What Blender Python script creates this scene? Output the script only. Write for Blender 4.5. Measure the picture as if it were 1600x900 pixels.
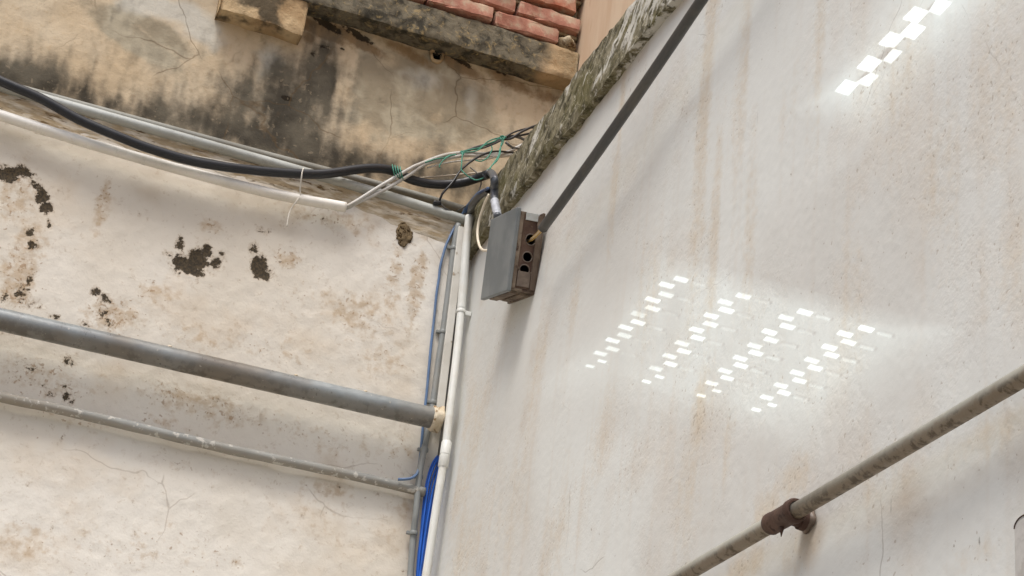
import bpy, bmesh, math, random
import numpy as np
from mathutils import Vector, Matrix

random.seed(7)
rng = np.random.default_rng(11)
scene = bpy.context.scene
for o in list(bpy.data.objects):
    bpy.data.objects.remove(o)

# ------------------------------------------------------------------ camera
FPX = 2900.0                                   # focal length in pixels of a 1600 px wide frame
PITCH, ROLL, YAW = (math.radians(a) for a in (27.0, 6.93, 17.6))
CAM = np.array([0.0, 0.0, 1.6])
_f = np.array([math.sin(YAW)*math.cos(PITCH), math.cos(YAW)*math.cos(PITCH), math.sin(PITCH)])
_r0 = np.array([math.cos(YAW), -math.sin(YAW), 0.0])
_u0 = np.cross(_r0, _f)
_r = math.cos(ROLL)*_r0 + math.sin(ROLL)*_u0
_u = -math.sin(ROLL)*_r0 + math.cos(ROLL)*_u0
cam_data = bpy.data.cameras.new('camera')
cam = bpy.data.objects.new('camera', cam_data)
scene.collection.objects.link(cam)
cam_data.sensor_width = 36.0
cam_data.lens = FPX/1600*36
cam_data.clip_end = 500
cam_data.clip_start = 0.02
cam.matrix_world = Matrix(((_r[0], _u[0], -_f[0], CAM[0]), (_r[1], _u[1], -_f[1], CAM[1]), (_r[2], _u[2], -_f[2], CAM[2]), (0, 0, 0, 1)))
scene.camera = cam

# ------------------------------------------------------------------ sky, sun, exposure
SUN_EL = math.radians(62)
SUN_FROM = Vector((-0.64, -0.768))              # horizontal direction towards the sun
world = bpy.data.worlds.new('World')
scene.world = world
world.use_nodes = True
wt = world.node_tree
sky = wt.nodes.new('ShaderNodeTexSky')
sky.sky_type = 'NISHITA'
sky.sun_disc = False
sky.sun_elevation = SUN_EL
sky.sun_rotation = math.atan2(SUN_FROM.x, SUN_FROM.y)
sky.air_density = 0.8
sky.dust_density = 4.0
sky.ozone_density = 0.6
wt.nodes['Background'].inputs['Strength'].default_value = 0.085
wt.links.new(sky.outputs[0], wt.nodes['Background'].inputs['Color'])
sun_data = bpy.data.lights.new('sun', 'SUN')
sun_data.energy = 1.35
sun_data.angle = math.radians(19)
sun_data.color = (1.0, 0.985, 0.95)
sun = bpy.data.objects.new('sun', sun_data)
scene.collection.objects.link(sun)
_sd = Vector((SUN_FROM.x*math.cos(SUN_EL), SUN_FROM.y*math.cos(SUN_EL), math.sin(SUN_EL)))
sun.rotation_euler = _sd.to_track_quat('Z', 'Y').to_euler()
sun.location = _sd*20
scene.view_settings.view_transform = 'Standard'
scene.view_settings.look = 'None'
scene.view_settings.gamma = 1.0
scene.view_settings.use_curve_mapping = False
scene.view_settings.exposure = 0.9
scene.render.engine = 'CYCLES'
scene.cycles.use_denoising = True
scene.cycles.max_bounces = 8
scene.cycles.diffuse_bounces = 3
scene.cycles.transparent_max_bounces = 12

# ------------------------------------------------------------------ measured layout (metres)
XR = 1.490        # face of the white wall on the right
YL = 5.174        # face of the lower wall on the left
YU = 5.274        # face of the upper ochre wall, set back
XP = 1.793        # peach wall above the coping
Z_LEDGE = 4.566
Z_COP0, Z_COP1 = 4.427, 4.597
OUTLINE = {}


def ray(px, py):
    return _f + _r*(px-800)/FPX - _u*(py-450)/FPX


def hit(px, py, axis, val):
    d = ray(px, py)
    return CAM + d*((val-CAM[axis])/d[axis])


def onL(px, py, off=0.0):
    """point measured off the photograph on the left wall, `off` metres in front of it"""
    return hit(px, py, 1, YL-off)


def onR(px, py, off=0.0):
    return hit(px, py, 0, XR-off)


def onW(px, py, off=0.03, offr=None):
    """whichever of the two walls comes first"""
    d = ray(px, py)
    t = min((YL-off-CAM[1])/d[1], (XR-(off if offr is None else offr)-CAM[0])/d[0])
    return CAM + d*t


def depth(p):
    return float((np.asarray(p)-CAM) @ _f)


def px_m(p):
    return depth(p)/FPX


# ------------------------------------------------------------------ numpy value noise
_tab = rng.random((256, 256))


def vnoise(x, y):
    xi = np.floor(x).astype(int); yi = np.floor(y).astype(int)
    fx = x-xi; fy = y-yi
    fx = fx*fx*(3-2*fx); fy = fy*fy*(3-2*fy)
    a = _tab[xi % 256, yi % 256]; b = _tab[(xi+1) % 256, yi % 256]
    c = _tab[xi % 256, (yi+1) % 256]; d = _tab[(xi+1) % 256, (yi+1) % 256]
    return (a*(1-fx)+b*fx)*(1-fy)+(c*(1-fx)+d*fx)*fy


def fbm(x, y, octs=4):
    s = 0; a = 0.5; n = 0
    for i in range(octs):
        s = s+a*vnoise(x*2**i+17.3*i, y*2**i+9.1*i); n += a; a *= 0.55
    return s/n


def cst(a):
    return 0.5+(a-a.mean())*(0.13/max(1e-6, a.std()))


# ------------------------------------------------------------------ materials
def lin(r, g, b):
    def c(v):
        v /= 255
        return v/12.92 if v <= 0.04045 else ((v+0.055)/1.055)**2.4
    return (c(r), c(g), c(b), 1)


class Mat:
    def __init__(self, name, rough=0.8, spec=0.3, metal=0.0):
        self.m = bpy.data.materials.new(name)
        self.m.use_nodes = True
        self.t = self.m.node_tree
        self.b = self.t.nodes['Principled BSDF']
        self.b.inputs['Roughness'].default_value = rough
        self.b.inputs['Specular IOR Level'].default_value = spec
        self.b.inputs['Metallic'].default_value = metal
        self.co = self.new('ShaderNodeTexCoord').outputs['Object']

    def new(self, t):
        return self.t.nodes.new(t)

    def set(self, sock, v):
        if hasattr(v, 'is_linked') or hasattr(v, 'links'):
            self.t.links.new(v, sock)
        else:
            sock.default_value = v

    def scaled(self, s, rot=(0, 0, 0)):
        src = self.co
        if any(rot):
            q = self.new('ShaderNodeMapping')
            self.t.links.new(src, q.inputs['Vector'])
            q.inputs['Rotation'].default_value = rot
            src = q.outputs[0]
        n = self.new('ShaderNodeMapping')
        self.t.links.new(src, n.inputs['Vector'])
        n.inputs['Scale'].default_value = s
        return n.outputs[0]

    def noise(self, scale, detail=4, rough=0.55, vec=None, dist=0.0):
        n = self.new('ShaderNodeTexNoise')
        n.inputs['Scale'].default_value = scale
        n.inputs['Detail'].default_value = detail
        n.inputs['Roughness'].default_value = rough
        n.inputs['Distortion'].default_value = dist
        self.t.links.new(vec or self.co, n.inputs['Vector'])
        return n.outputs['Fac']

    def vor(self, scale, feature='DISTANCE_TO_EDGE', vec=None):
        n = self.new('ShaderNodeTexVoronoi')
        n.feature = feature
        n.inputs['Scale'].default_value = scale
        self.t.links.new(vec or self.co, n.inputs['Vector'])
        return n.outputs['Distance']

    def warped(self, scale, amt):
        n = self.new('ShaderNodeTexNoise')
        n.inputs['Scale'].default_value = scale
        n.inputs['Detail'].default_value = 2
        self.t.links.new(self.co, n.inputs['Vector'])
        m = self.new('ShaderNodeVectorMath'); m.operation = 'MULTIPLY_ADD'
        self.t.links.new(n.outputs['Color'], m.inputs[0])
        m.inputs[1].default_value = (amt, amt, amt)
        self.t.links.new(self.co, m.inputs[2])
        return m.outputs[0]

    def math(self, op, a, b=0.0, c=None):
        n = self.new('ShaderNodeMath'); n.operation = op
        self.set(n.inputs[0], a); self.set(n.inputs[1], b)
        if c is not None:
            self.set(n.inputs[2], c)
        return n.outputs[0]

    def step(self, v, lo, hi, a=0.0, b=1.0):
        n = self.new('ShaderNodeMapRange'); n.interpolation_type = 'SMOOTHSTEP'
        self.set(n.inputs[0], v)
        n.inputs[1].default_value = lo; n.inputs[2].default_value = hi
        n.inputs[3].default_value = a; n.inputs[4].default_value = b
        return n.outputs[0]

    def mul(self, a, b): return self.math('MULTIPLY', a, b)
    def add(self, a, b): return self.math('ADD', a, b)

    def mix(self, fac, a, b, mode='MIX'):
        n = self.new('ShaderNodeMix'); n.data_type = 'RGBA'; n.blend_type = mode
        self.set(n.inputs[0], fac); self.set(n.inputs[6], a); self.set(n.inputs[7], b)
        return n.outputs[2]

    def attr(self, name):
        n = self.new('ShaderNodeAttribute'); n.attribute_name = name
        return n.outputs['Fac']

    def xyz(self):
        n = self.new('ShaderNodeSeparateXYZ')
        self.t.links.new(self.co, n.inputs[0])
        return n.outputs

    def normal(self):
        g = self.new('ShaderNodeNewGeometry')
        n = self.new('ShaderNodeSeparateXYZ')
        self.t.links.new(g.outputs['Normal'], n.inputs[0])
        return n.outputs

    def bump(self, h, strength=0.3, dist=0.01):
        n = self.new('ShaderNodeBump')
        n.inputs['Strength'].default_value = strength
        n.inputs['Distance'].default_value = dist
        self.set(n.inputs['Height'], h)
        self.t.links.new(n.outputs[0], self.b.inputs['Normal'])

    def out(self, col, rough=None):
        self.set(self.b.inputs['Base Color'], col)
        if rough is not None:
            self.set(self.b.inputs['Roughness'], rough)
        return self.m


def mat_lower_wall():
    m = Mat('aged_white_plaster', 0.9, 0.15)
    n1 = m.attr('na'); n2 = m.attr('nb'); n3 = m.noise(38, 3, 0.6); n4 = m.noise(150, 2, 0.6)
    col = m.mix(m.step(n1, 0.35, 0.65), lin(214, 206, 192), lin(224, 219, 209))
    col = m.mix(m.mul(m.step(n2, 0.52, 0.8), 0.35), col, lin(208, 192, 170))
    # brown bloom where the damp came through
    br = m.attr('brown')
    v = m.add(br, m.mul(m.math('SUBTRACT', n3, 0.5), 1.6))
    v = m.add(v, m.mul(m.math('SUBTRACT', n2, 0.5), 0.8))
    col = m.mix(m.mul(m.step(v, 0.28, 0.85), 0.6), col, lin(176, 150, 116))
    wv = m.warped(30, 0.02)
    fl = m.noise(85, 1.5, 0.55, wv)
    col = m.mix(m.mul(m.step(m.add(fl, m.mul(br, 0.30)), 0.76, 0.84), 0.55), col, lin(144, 112, 78))
    col = m.mix(m.mul(m.step(n4, 0.66, 0.76), 0.12), col, lin(160, 140, 114))
    # soft bands of shade painted under the pipes and near the corner
    gr = m.attr('grime')
    g = m.add(gr, m.mul(m.math('SUBTRACT', n2, 0.5), 0.7))
    col = m.mix(m.mul(m.step(g, 0.15, 0.95), 0.55), col, lin(150, 130, 104))
    # hairline cracks
    cr = m.vor(2.6, vec=m.warped(12, 0.05))
    crm = m.mul(m.step(cr, 0.0, 0.008, 1.0, 0.0), m.mul(m.step(n1, 0.5, 0.6), m.step(n2, 0.42, 0.55)))
    col = m.mix(m.mul(crm, 0.35), col, lin(130, 110, 90))
    # black mould with ragged edges
    mo = m.attr('mould')
    mv = m.add(mo, m.mul(m.math('SUBTRACT', m.noise(50, 4, 0.72, wv), 0.5), 1.9))
    mm = m.step(mv, 0.40, 0.56)
    mc = m.mix(m.step(n4, 0.4, 0.65), lin(36, 31, 23), lin(74, 62, 43))
    halo = m.mul(m.step(mv, 0.12, 0.5), 0.4)
    col = m.mix(halo, col, lin(150, 122, 86))
    col = m.mix(m.mul(mm, 0.93), col, mc)
    h = m.math('SUBTRACT', m.add(m.mul(n3, 0.45), m.mul(fl, 0.3)), m.mul(mm, 0.12))
    h = m.add(h, m.mul(n4, 0.12))
    m.bump(h, 0.32, 0.008)
    return m.out(col)


def mat_right_wall():
    m = Mat('grey_white_plaster', 0.85, 0.2)
    n1 = m.attr('na'); n2 = m.attr('nb'); n3 = m.noise(45, 3, 0.6); n4 = m.noise(170, 2, 0.6)
    vs = m.attr('vs'); vf = m.attr('vf')          # rain runs, stretched along z
    col = m.mix(m.step(n1, 0.35, 0.65), lin(207, 206, 200), lin(216, 217, 212))
    col = m.mix(m.mul(m.step(m.add(vs, m.mul(m.math('SUBTRACT', n2, 0.5), 1.2)), 0.5, 0.9), 0.26), col, lin(203, 193, 179))
    col = m.mix(m.mul(m.step(vf, 0.5, 0.9), 0.14), col, lin(196, 182, 166))
    st = m.attr('brown')
    v = m.add(st, m.add(m.mul(m.math('SUBTRACT', vf, 0.5), 0.45), m.add(m.mul(m.math('SUBTRACT', n2, 0.5), 0.5), m.mul(m.math('SUBTRACT', n3, 0.5), 0.9))))
    col = m.mix(m.mul(m.step(v, 0.05, 1.0), 0.62), col, lin(200, 183, 157))
    gr = m.attr('grime')  # painted shade under pipe and box, plus the coping run-off
    col = m.mix(m.mul(m.step(m.add(gr, m.mul(m.math('SUBTRACT', n2, 0.5), 0.8)), 0.1, 0.9), 0.6), col, lin(170, 152, 132))
    # pits
    pit = m.noise(95, 1.5, 0.55, m.warped(30, 0.02))
    pm = m.step(m.add(pit, m.add(m.mul(st, 0.08), m.mul(m.math('SUBTRACT', n2, 0.5), 0.18))), 0.70, 0.77)
    col = m.mix(m.mul(pm, 0.45), col, lin(150, 132, 112))
    col = m.mix(m.mul(m.step(n3, 0.72, 0.76), 0.55), col, lin(120, 104, 88))
    cr = m.vor(1.9, vec=m.warped(12, 0.05))
    crm = m.mul(m.step(cr, 0.0, 0.0040, 1.0, 0.0), m.mul(m.step(n1, 0.54, 0.64), m.step(n2, 0.42, 0.55)))
    col = m.mix(m.mul(crm, 0.45), col, lin(120, 108, 96))
    mo = m.attr('mould')
    col = m.mix(m.mul(m.step(m.add(mo, m.mul(m.math('SUBTRACT', n3, 0.5), 1.0)), 0.35, 0.7), 0.8), col, lin(120, 116, 108))
    h = m.add(m.mul(n3, 0.4), m.mul(n4, 0.15))
    h = m.math('SUBTRACT', h, m.mul(pit, 0.3))
    h = m.mul(h, m.step(m.add(n2, m.mul(st, 0.25)), 0.35, 0.75, 0.35, 1.5))
    m.bump(h, 0.28, 0.006)
    return m.out(col)


def mat_upper_wall():
    m = Mat('ochre_stained_plaster', 0.92, 0.12)
    n1 = m.attr('na'); n2 = m.attr('nb'); n3 = m.noise(45, 4, 0.65); n4 = m.noise(140, 2, 0.6)
    c2 = m.math('SUBTRACT', n2, 0.5); c3 = m.math('SUBTRACT', n3, 0.5)
    vs = m.attr('vs')
    col = m.mix(m.step(n1, 0.35, 0.65), lin(196, 176, 146), lin(204, 188, 162))
    col = m.mix(m.mul(m.step(n3, 0.5, 0.75), 0.3), col, lin(188, 158, 118))
    g = m.add(m.attr('grey'), m.add(m.mul(c2, 0.9), m.mul(c3, 0.3)))
    gcol = m.mix(m.step(n2, 0.4, 0.62), lin(146, 136, 116), lin(176, 167, 146))
    col = m.mix(m.mul(m.step(g, 0.22, 0.62), 0.9), col, gcol)
    p = m.add(m.attr('pale'), m.mul(c2, 0.9))
    col = m.mix(m.mul(m.step(p, 0.2, 0.7), 0.85), col, lin(198, 195, 184))
    br = m.add(m.attr('brown'), m.add(m.mul(c2, 0.8), m.mul(c3, 0.6)))
    col = m.mix(m.mul(m.step(br, 0.3, 0.8), 0.75), col, lin(128, 100, 66))
    mo = m.add(m.attr('mould'), m.add(m.mul(c2, 0.55), m.add(m.mul(c3, 0.4), m.mul(m.math('SUBTRACT', vs, 0.5), 0.75))))
    dk = m.mix(m.step(n2, 0.30, 0.72), lin(50, 48, 43), lin(92, 87, 76))
    col = m.mix(m.mul(m.step(mo, -0.08, 0.78), 0.95), col, dk)
    bl = m.add(m.attr('black'), m.add(m.mul(c3, 1.3), m.mul(c2, 0.4)))
    col = m.mix(m.mul(m.step(bl, 0.5, 0.7), 0.9), col, lin(42, 36, 28))
    fl = m.noise(60, 2, 0.5, m.warped(20, 0.05))
    col = m.mix(m.mul(m.mul(m.step(fl, 0.64, 0.70), m.step(mo, 0.3, 0.6)), 0.3), col, lin(166, 150, 126))
    cr = m.vor(2.6, vec=m.warped(12, 0.05))
    crm = m.mul(m.step(cr, 0.0, 0.008, 1.0, 0.0), m.step(n1, 0.46, 0.56))
    col = m.mix(m.mul(crm, 0.55), col, lin(96, 78, 56))
    h = m.add(m.mul(n3, 0.5), m.mul(n4, 0.12))
    m.bump(h, 0.42, 0.012)
    return m.out(col)


def mat_two(name, a, b, scale=8, detail=5, rough=0.7, spec=0.3, bump=0.2, bdist=0.004, lo=0.4, hi=0.62, vec=None, c=None, cscale=40, clo=0.6, chi=0.7, metal=0.0):
    m = Mat(name, rough, spec, metal)
    vv = m.scaled(vec) if vec else None
    n = m.noise(scale, detail, 0.6, vv)
    col = m.mix(m.step(n, lo, hi), a, b)
    if c:
        n2 = m.noise(cscale, 4, 0.6, vv)
        col = m.mix(m.step(n2, clo, chi), col, c)
    m.bump(m.add(m.mul(n, 0.5), m.mul(m.noise(scale*9, 4), 0.4)), bump, bdist)
    return m.out(col)


def mat_coping():
    m = Mat('mouldy_cement', 0.92, 0.12)
    w = m.warped(22, 0.05)
    vs = m.noise(1.0, 5, 0.65, m.scaled((46, 46, 17), (-0.8, 0, 0)))
    vl = m.noise(1.0, 3, 0.6, m.scaled((24, 24, 6.0), (-0.8, 0, 0)))
    n2 = m.noise(9, 4, 0.6); n3 = m.noise(55, 4, 0.65, w); n5 = m.noise(26, 4, 0.65, w)
    col = m.mix(m.step(n5, 0.38, 0.62), lin(70, 66, 52), lin(128, 121, 98))
    col = m.mix(m.mul(m.step(vs, 0.42, 0.66), 0.55), col, lin(158, 151, 128))
    col = m.mix(m.mul(m.step(n2, 0.46, 0.66), 0.55), col, lin(100, 95, 56))
    col = m.mix(m.mul(m.step(n3, 0.56, 0.66), 0.75), col, lin(182, 176, 156))
    pv = m.add(vl, m.mul(m.attr('pale'), 0.26))
    pv = m.add(pv, m.mul(m.math('SUBTRACT', n5, 0.5), 0.4))
    col = m.mix(m.mul(m.step(pv, 0.60, 0.70), 0.85), col, lin(206, 203, 193))
    col = m.mix(m.mul(m.step(n3, 0.32, 0.40, 1.0, 0.0), 0.8), col, lin(44, 40, 30))
    m.bump(m.add(m.mul(n5, 0.5), m.mul(n3, 0.5)), 0.6, 0.007)
    return m.out(col)


def mat_cornice():
    m = Mat('weathered_cement', 0.92, 0.12)
    w = m.warped(18, 0.06)
    n1 = m.noise(6, 5, 0.6); n3 = m.noise(40, 6, 0.7, w); n4 = m.noise(18, 4, 0.6, w)
    clean = m.attr('clean')
    dark = m.mix(m.step(n4, 0.36, 0.6), lin(66, 63, 55), lin(120, 113, 97))
    dark = m.mix(m.mul(m.step(n3, 0.52, 0.68), 0.75), dark, lin(166, 146, 106))
    cl = m.mix(m.step(n1, 0.4, 0.65), lin(158, 138, 108), lin(188, 162, 128))
    cl = m.mix(m.mul(m.step(n3, 0.5, 0.66), 0.5), cl, lin(146, 116, 80))
    f = m.step(m.add(clean, m.mul(m.math('SUBTRACT', n1, 0.5), 0.9)), 0.3, 0.75)
    col = m.mix(f, dark, cl)
    col = m.mix(m.mul(m.step(n3, 0.30, 0.37, 1.0, 0.0), 0.7), col, lin(44, 38, 30))
    m.bump(m.add(m.mul(n3, 0.6), m.mul(n4, 0.4)), 0.8, 0.012)
    return m.out(col)


def mat_pipe(name, base, dirt, pale, lo=0.3, spots=0.0, under=0.7, rough=0.45, spec=0.4, flake=0.62, fscale=14, metal=0.0, nscale=22):
    """painted or galvanised tube: dust settled on the crown, dirt baked on the belly, chipped paint"""
    m = Mat(name, rough, spec, metal)
    n1 = m.noise(5, 4, 0.6); n2 = m.noise(nscale, 4, 0.65); n3 = m.noise(fscale*4, 4, 0.6, m.warped(25, 0.03))
    col = m.mix(m.step(n1, 0.35, 0.65), base, tuple(0.75*c for c in base[:3])+(1,))
    col = m.mix(m.mul(m.step(m.noise(2.3, 4, 0.6), 0.42, 0.68), lo), col, dirt)
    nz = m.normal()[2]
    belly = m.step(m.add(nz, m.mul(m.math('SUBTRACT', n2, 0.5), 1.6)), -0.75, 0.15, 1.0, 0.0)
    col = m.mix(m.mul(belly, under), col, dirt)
    col = m.mix(m.mul(m.step(n3, flake, flake+0.05), 0.8), col, pale)
    col = m.mix(m.mul(m.step(n2, 0.68, 0.74), 0.6), col, dirt)
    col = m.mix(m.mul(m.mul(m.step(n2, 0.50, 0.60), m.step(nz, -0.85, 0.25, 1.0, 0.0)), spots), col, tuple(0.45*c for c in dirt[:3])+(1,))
    m.bump(m.add(m.mul(n2, 0.5), m.mul(n3, 0.5)), 0.25, 0.003)
    r = m.step(n2, 0.3, 0.7, rough-0.08, rough+0.25)
    return m.out(col, r)


def mat_plain(name, col, rough=0.5, spec=0.4, var=0.25, scale=25, dust=None):
    m = Mat(name, rough, spec)
    n = m.noise(scale, 4, 0.6)
    dk = tuple(c*(1-var) for c in col[:3])+(1,)
    c = m.mix(m.step(n, 0.35, 0.65), dk, col)
    if dust:
        c = m.mix(m.mul(m.step(m.noise(scale*0.6, 5, 0.65), 0.48, 0.7), 0.5), c, dust)
    m.bump(n, 0.1, 0.002)
    return m.out(c)


M = {}
M['lower'] = mat_lower_wall()
M['right'] = mat_right_wall()
M['upper'] = mat_upper_wall()
M['coping'] = mat_coping()
M['cornice'] = mat_cornice()
M['peach'] = mat_two('peach_render', lin(205, 178, 150), lin(216, 194, 168), 1.0, 5, 0.9, 0.15, 0.3, 0.006, vec=(7, 7, 1.2), c=lin(190, 158, 128), cscale=2.0, clo=0.58, chi=0.75)
M['lip'] = mat_two('crumbling_mortar', lin(168, 150, 122), lin(206, 196, 178), 1.0, 6, 0.95, 0.1, 0.9, 0.010, vec=(12, 30, 60), c=lin(112, 92, 66), cscale=1.3, clo=0.58, chi=0.68)
M['brick'] = mat_two('red_clay_brick', lin(158, 110, 94), lin(182, 138, 120), 14, 5, 0.92, 0.1, 0.6, 0.006, c=lin(186, 164, 142), cscale=18, clo=0.47, chi=0.66)
M['brick_pale'] = mat_two('faded_clay_brick', lin(158, 98, 78), lin(178, 134, 112), 12, 5, 0.92, 0.1, 0.6, 0.006, c=lin(190, 168, 146), cscale=16, clo=0.5, chi=0.68)
M['mortar'] = mat_two('lime_mortar', lin(150, 132, 104), lin(186, 172, 146), 20, 6, 0.95, 0.1, 0.9, 0.012, c=lin(86, 66, 48), cscale=16, clo=0.56, chi=0.66)
M['stub'] = mat_two('broken_cement_stub', lin(168, 142, 108), lin(196, 172, 136), 9, 6, 0.92, 0.1, 0.8, 0.012, c=lin(92, 82, 66), cscale=8, clo=0.46, chi=0.62)
M['soil'] = mat_two('yard_concrete', lin(138, 132, 122), lin(160, 154, 144), 1.4, 6, 0.9, 0.2, 0.4, 0.01)
M['core'] = mat_two('wall_render_back', lin(190, 182, 170), lin(204, 198, 188), 2, 4, 0.9, 0.15, 0.2, 0.01)
M['zinc'] = mat_pipe('galvanised_steel', lin(150, 156, 157), lin(116, 105, 90), lin(196, 190, 176), under=0.55, rough=0.33, spec=0.6, flake=0.66, metal=0.3, lo=0.75, spots=0.45)
M['peel'] = mat_pipe('peeling_grey_paint', lin(156, 157, 153), lin(150, 139, 122), lin(200, 196, 187), under=0.5, rough=0.55, flake=0.565, fscale=11, lo=0.6)
M['greypipe'] = mat_pipe('grey_plastic_pipe', lin(186, 190, 185), lin(146, 138, 120), lin(206, 204, 196), under=0.45, rough=0.3, spec=0.6, flake=0.74)
M['backpipe'] = mat_pipe('dusty_grey_pipe', lin(150, 150, 142), lin(116, 106, 88), lin(180, 172, 156), under=0.6, rough=0.6, flake=0.7)
M['white'] = mat_pipe('cream_plastic_pipe', lin(246, 243, 235), lin(216, 200, 172), lin(246, 243, 236), lo=0.08, under=0.3, rough=0.28, spec=0.6, flake=0.8)
M['conduit'] = mat_plain('white_plastic_conduit', lin(222, 223, 217), 0.4, 0.4, 0.08, 12, lin(196, 186, 168))
M['trunk'] = mat_two('flaking_white_trunking', lin(206, 202, 192), lin(222, 219, 211), 6, 5, 0.7, 0.25, 0.3, 0.004, c=lin(160, 146, 126), cscale=30, clo=0.62, chi=0.7)
M['greycond'] = mat_plain('grey_conduit_plastic', lin(142, 145, 143), 0.45, 0.4, 0.15, 9, lin(158, 150, 136))
M['black'] = mat_plain('black_rubber', lin(38, 39, 42), 0.42, 0.45, 0.2, 30)
M['sleeve'] = mat_plain('grey_rubber_sleeve', lin(84, 88, 94), 0.35, 0.55, 0.2, 30)
M['tape'] = mat_plain('silver_tape', lin(190, 194, 200), 0.25, 0.6, 0.2, 40)
M['lcable'] = mat_plain('pale_grey_cable', lin(196, 194, 188), 0.45, 0.4, 0.12, 25, lin(160, 150, 134))
M['dcable'] = mat_plain('dark_grey_cable', lin(92, 90, 86), 0.5, 0.4, 0.2, 25)
M['beige'] = mat_plain('beige_cable', lin(196, 184, 166), 0.5, 0.35, 0.12, 25)
M['cream'] = mat_plain('cream_cable', lin(228, 216, 194), 0.5, 0.35, 0.1, 25)
M['blue'] = mat_plain('bright_blue_cable', lin(38, 100, 200), 0.38, 0.45, 0.15, 18)
M['bluegrey'] = mat_plain('faded_blue_cable', lin(96, 122, 158), 0.45, 0.4, 0.2, 10, lin(138, 144, 150))
M['navy'] = mat_plain('dark_blue_cable', lin(44, 66, 100), 0.45, 0.4, 0.2, 18)
M['green'] = mat_plain('green_twine', lin(84, 148, 128), 0.7, 0.25, 0.25, 60)
M['thread'] = mat_plain('white_thread', lin(214, 208, 196), 0.8, 0.2, 0.1, 60)
M['lid'] = mat_two('grey_box_lid', lin(108, 113, 114), lin(124, 128, 128), 7, 4, 0.5, 0.4, 0.12, 0.002, c=lin(112, 104, 94), cscale=20, clo=0.66, chi=0.8)
M['rustbox'] = mat_two('dirty_rusty_steel', lin(96, 82, 70), lin(134, 120, 104), 11, 5, 0.75, 0.3, 0.4, 0.004, c=lin(72, 54, 44), cscale=24, clo=0.54, chi=0.66)
M['rustpanel'] = mat_two('rust_brown_panel', lin(82, 62, 52), lin(108, 88, 74), 13, 5, 0.7, 0.3, 0.3, 0.003, c=lin(136, 118, 100), cscale=20, clo=0.6, chi=0.72)
M['hole'] = mat_plain('dark_inside', lin(24, 22, 22), 0.9, 0.1, 0.2, 40)
M['rim'] = mat_plain('worn_steel_rim', lin(120, 106, 94), 0.5, 0.4, 0.3, 60)
M['tab'] = mat_plain('pale_grey_tab', lin(188, 192, 190), 0.5, 0.4, 0.1, 30, lin(150, 140, 126))
M['trough'] = mat_plain('dark_grey_conduit', lin(70, 70, 69), 0.4, 0.45, 0.2, 9, lin(94, 88, 78))
M['brass'] = mat_plain('yellow_wire', lin(196, 160, 92), 0.45, 0.4, 0.25, 60)
M['galv'] = mat_pipe('stained_pale_pipe', lin(170, 168, 156), lin(112, 94, 70), lin(206, 204, 194), under=0.85, rough=0.4, spec=0.5, flake=0.72, fscale=30, nscale=42, spots=0.9)
M['rust'] = mat_two('dark_rusted_iron', lin(72, 53, 44), lin(94, 72, 60), 30, 5, 0.7, 0.3, 0.4, 0.003, c=lin(54, 36, 30), cscale=60, clo=0.55, chi=0.7)
M['cement'] = mat_two('cement_blob', lin(196, 180, 152), lin(220, 208, 186), 18, 5, 0.95, 0.1, 0.9, 0.008, c=lin(140, 112, 80), cscale=40, clo=0.56, chi=0.66)
M['mud'] = mat_two('dried_mud', lin(106, 92, 72), lin(144, 126, 98), 60, 5, 0.98, 0.05, 1.0, 0.008, c=lin(60, 46, 30), cscale=90, clo=0.52, chi=0.62)
M['plate'] = mat_plain('grey_weathered_plate', lin(194, 191, 185), 0.85, 0.2, 0.1, 60, lin(150, 145, 137))
M['lampshell'] = mat_plain('black_lamp_shell', lin(40, 40, 42), 0.6, 0.3, 0.1, 20)


# ------------------------------------------------------------------ object helpers
def link(o):
    scene.collection.objects.link(o)
    return o


def mesh_obj(name, verts, faces, mat, parent=None, smooth=True, attrs=None):
    v = np.asarray(verts, dtype=float)
    if parent is None:
        org = np.array([(v[:, 0].min()+v[:, 0].max())/2, (v[:, 1].min()+v[:, 1].max())/2, v[:, 2].min()])
    else:
        q = parent; org = np.zeros(3)
        while q is not None:
            org = org+np.array(q.location); q = q.parent
    me = bpy.data.meshes.new(name)
    if isinstance(faces, np.ndarray):
        nf, k = faces.shape
        me.vertices.add(len(v)); me.loops.add(nf*k); me.polygons.add(nf)
        me.vertices.foreach_set('co', (v-org).astype(np.float32).ravel())
        me.polygons.foreach_set('loop_start', np.arange(0, nf*k, k, dtype=np.int32))
        me.loops.foreach_set('vertex_index', faces.astype(np.int32).ravel())
        me.update(calc_edges=True)
        me.validate()
    else:
        me.from_pydata([tuple(p) for p in (v-org)], [], faces)
    if smooth:
        me.polygons.foreach_set('use_smooth', [True]*len(me.polygons))
    for an, av in (attrs or {}).items():
        a = me.attributes.new(an, 'FLOAT', 'POINT')
        a.data.foreach_set('value', np.asarray(av, dtype=np.float32))
    me.materials.append(mat)
    o = link(bpy.data.objects.new(name, me))
    if parent is None:
        o.location = org
    else:
        o.parent = parent
    return o


def tag(o, label, cat, group=None):
    o['label'] = label
    o['category'] = cat
    if group:
        o['group'] = group
    return o


def thing(name, loc, label, cat, group=None):
    o = link(bpy.data.objects.new(name, None))
    o.empty_display_size = 0.05
    o.location = tuple(loc)
    return tag(o, label, cat, group)


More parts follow.
